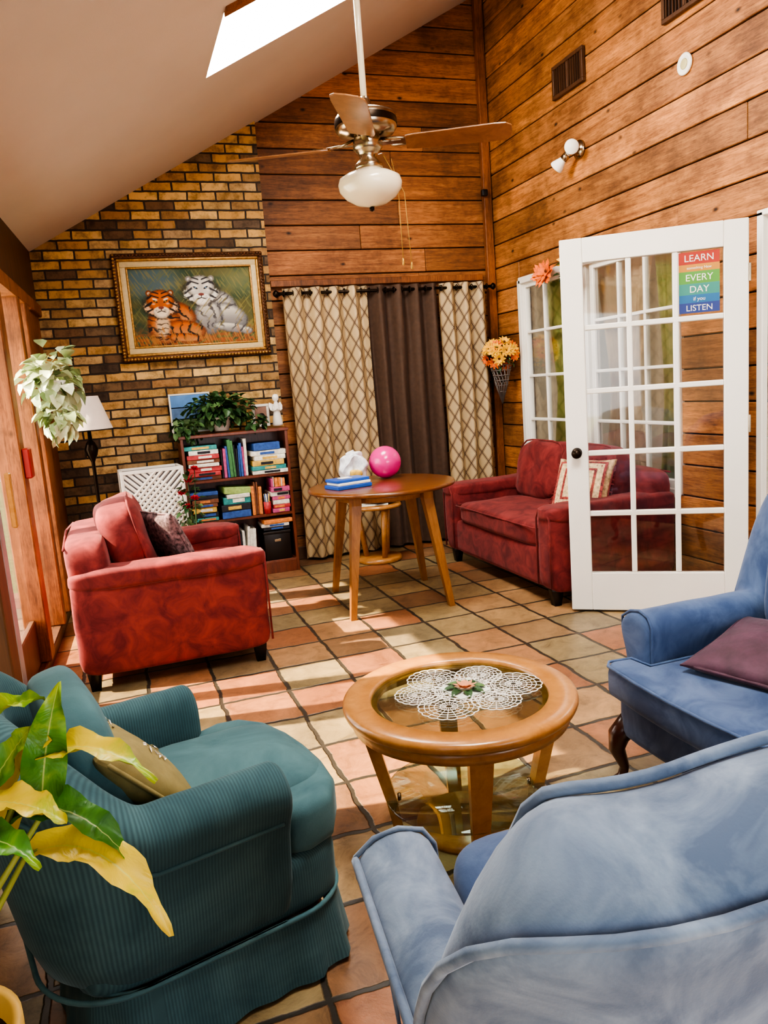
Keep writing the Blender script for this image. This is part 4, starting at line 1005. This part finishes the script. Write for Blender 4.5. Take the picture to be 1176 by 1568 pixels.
def bigleaf(mb,p0,p1,p2,W,yel,up=(0,0,1),twist=0,m=0):
    p0,p1,p2=map(Vector,(p0,p1,p2)); n=26; cs=10; vs=[];uv=[];fs=[]
    ph=random.uniform(0,6)
    for i in range(n+1):
        t=i/n; c=bez(p0,p1,p2,t); d=(bez(p0,p1,p2,min(1,t+.02))-bez(p0,p1,p2,max(0,t-.02))).normalized()
        u=Vector(up); x=d.cross(u); x.normalize(); nn=x.cross(d); w=W*(math.sin(pi*min(1,t**.75))**.8)*(1-.15*t)+.001
        a=twist*t; x2=x*math.cos(a)+nn*math.sin(a); n2=-x*math.sin(a)+nn*math.cos(a)
        for j in range(cs+1):
            s=2*j/cs-1; vs.append(c+x2*s*w/2+n2*(abs(s)**1.3*w*.22+.007*math.sin(t*20+s*2+ph)*s*s+.0012*math.cos(t*90))); uv.append((yel[0]*(1-t)+yel[1]*t,j/cs))
    for i in range(n):
        for j in range(cs): a=i*(cs+1)+j; fs.append([a,a+1,a+cs+2,a+cs+1])
    mb.add(vs,fs,m,True,uv=uv)
def PT(px,py,D=1.2):
    D*=.86
    L=(-.65+.00107*(px-40)-.00005*(py-1310)); z=.609-.00124*(py-1310)-.00008*(px-40); k=D/1.2
    L*=k; z=1.35+(z-1.35)*k
    return Vector((.3157*D+.9489*L,.9489*D-.3157*L,z))
SZ=.19
PC=Vector((-.36,1.13,SZ))
g=G('plant_stand',(PC.x,PC.y,0)); mb=MB(); mb.lathe([(0,SZ-.025),(.13,SZ-.025),(.135,SZ-.015),(.13,SZ),(0,SZ)],m=0,seg=32)
for i in range(3): a=i*2.09+.4; mb.tube([(.12*math.cos(a),.12*math.sin(a),0),(.09*math.cos(a),.09*math.sin(a),SZ-.02)],.014,0,8)
mb.make('stool',M_oak,g)
g=G('potted_plant',PC); mb=MB()
mb.lathe([(.08,0),(.085,.01),(.11,.25),(.12,.255),(.12,.285),(.106,.285),(.10,.25)],m=1,seg=40); mb.lathe([(0,.255),(.103,.25)],m=2,seg=24,cap=False)
leaves=[((40,1310,1.2),(170,1250,1.17),(257,1435,1.14),.085,(.9,.8)),((10,1265,1.22),(120,1190,1.2),(218,1340,1.18),.07,(.0,.25)),
 ((72,1250,1.2),(85,1150,1.22),(122,1060,1.24),.075,(.1,.45)),((58,1185,1.24),(150,1110,1.22),(256,1202,1.2),.06,(.85,.5)),
 ((5,1290,1.25),(30,1170,1.25),(100,1140,1.22),.075,(.9,.8)),((-40,1160,1.25),(20,1080,1.25),(98,1084,1.25),.055,(.6,.4)),
 ((-30,1250,1.2),(30,1160,1.22),(75,1120,1.24),.06,(.3,.5)),((-60,1200,1.25),(-60,1080,1.3),(-20,1010,1.3),.07,(.2,.5)),
 ((-60,1300,1.15),(0,1260,1.1),(60,1330,1.08),.06,(.1,.3)),((-90,1250,1.2),(-160,1180,1.2),(-220,1260,1.2),.08,(.2,.6)),((-80,1220,1.3),(-110,1100,1.35),(-150,1040,1.4),.07,(.1,.5)),
 ((-20,1230,1.18),(60,1225,1.16),(110,1262,1.14),.06,(.9,.6))]
for (a,b_,c,w,ye) in leaves:
    A,B,C=PT(*a)-PC,PT(*b_)-PC,PT(*c)-PC
    bigleaf(mb,A,B,C,w*.86,ye,up=(0.25,-.45,1))
    base=Vector((random.uniform(-.03,.03),random.uniform(-.03,.03),.25)); mid=(base+A)/2+Vector((-.01,0,.03))
    mb.tube([base,bez(base,mid,A,.33),bez(base,mid,A,.66),A,A+(B-A)*.15],[.006,.0055,.005,.004,.002],3,8)
mb.make('plant_body',[M_pl,simple('ochre_pot',(190,152,76),.5,var=.08),simple('soil',(64,42,28),.95,var=.5,scale=60,bump=.8),simple('stem_green',(140,150,74),.5)],g)

# ---------------------------------------------------------------- lights
def area(name,loc,rot,sx_,sy,e,c=(1,1,1)):
    d=bpy.data.lights.new(name,'AREA'); d.shape='RECTANGLE'; d.size=sx_; d.size_y=sy; d.energy=e; d.color=c
    o=bpy.data.objects.new(name,d); COL.objects.link(o); o.location=loc; o.rotation_euler=rot; return o
area('window_daylight',(1.6,-1.85,1.5),(pi/2,0,0),2.3,1.35,38,(.95,.97,1))
area('patio_daylight',(-.95,4.3,1.2),(0,-pi/2,0),1.8,2.4,80,(1,.93,.82))
area('adjacent_room_fill',(4.1,3.6,2.5),(0,0,0),1.2,3,60,(1,.95,.88))  # unseen fill lamp, added to brighten the room behind the right wall
sd=bpy.data.lights.new('sun','SUN'); sd.energy=22; sd.angle=.012; sd.color=(1,.82,.58)
so=bpy.data.objects.new('sun',sd); COL.objects.link(so); so.rotation_euler=Vector((1,-.2,-1.0)).to_track_quat('-Z','Y').to_euler(); so.location=(-3,5,5)
w=bpy.data.worlds.new('world'); sc.world=w; w.use_nodes=True; bg=w.node_tree.nodes['Background']; bg.inputs[0].default_value=(.86,.93,1,1); bg.inputs[1].default_value=1.7
try:
    sc.view_settings.look='AgX - High Contrast'
    sc.view_settings.exposure=.3
except Exception as e: print(e)

# ---------------------------------------------------------------- camera
yaw=math.radians(18.4); pitch=math.radians(9.4); roll=math.radians(4.39)
h=Vector((math.sin(yaw),math.cos(yaw),0)); r0=Vector((math.cos(yaw),-math.sin(yaw),0)); Z=Vector((0,0,1))
F=h*math.cos(pitch)-Z*math.sin(pitch); U0=h*math.sin(pitch)+Z*math.cos(pitch)
Rr=r0*math.cos(roll)-U0*math.sin(roll); Uu=r0*math.sin(roll)+U0*math.cos(roll)
cd=bpy.data.cameras.new('camera'); co=bpy.data.objects.new('camera',cd); COL.objects.link(co)
cm=Matrix((( Rr.x,Uu.x,-F.x,0),(Rr.y,Uu.y,-F.y,0),(Rr.z,Uu.z,-F.z,1.35),(0,0,0,1)))
co.matrix_world=cm
cd.sensor_fit='VERTICAL'; cd.sensor_height=24; cd.sensor_width=18; cd.lens=18.03; cd.clip_start=.02
sc.camera=co
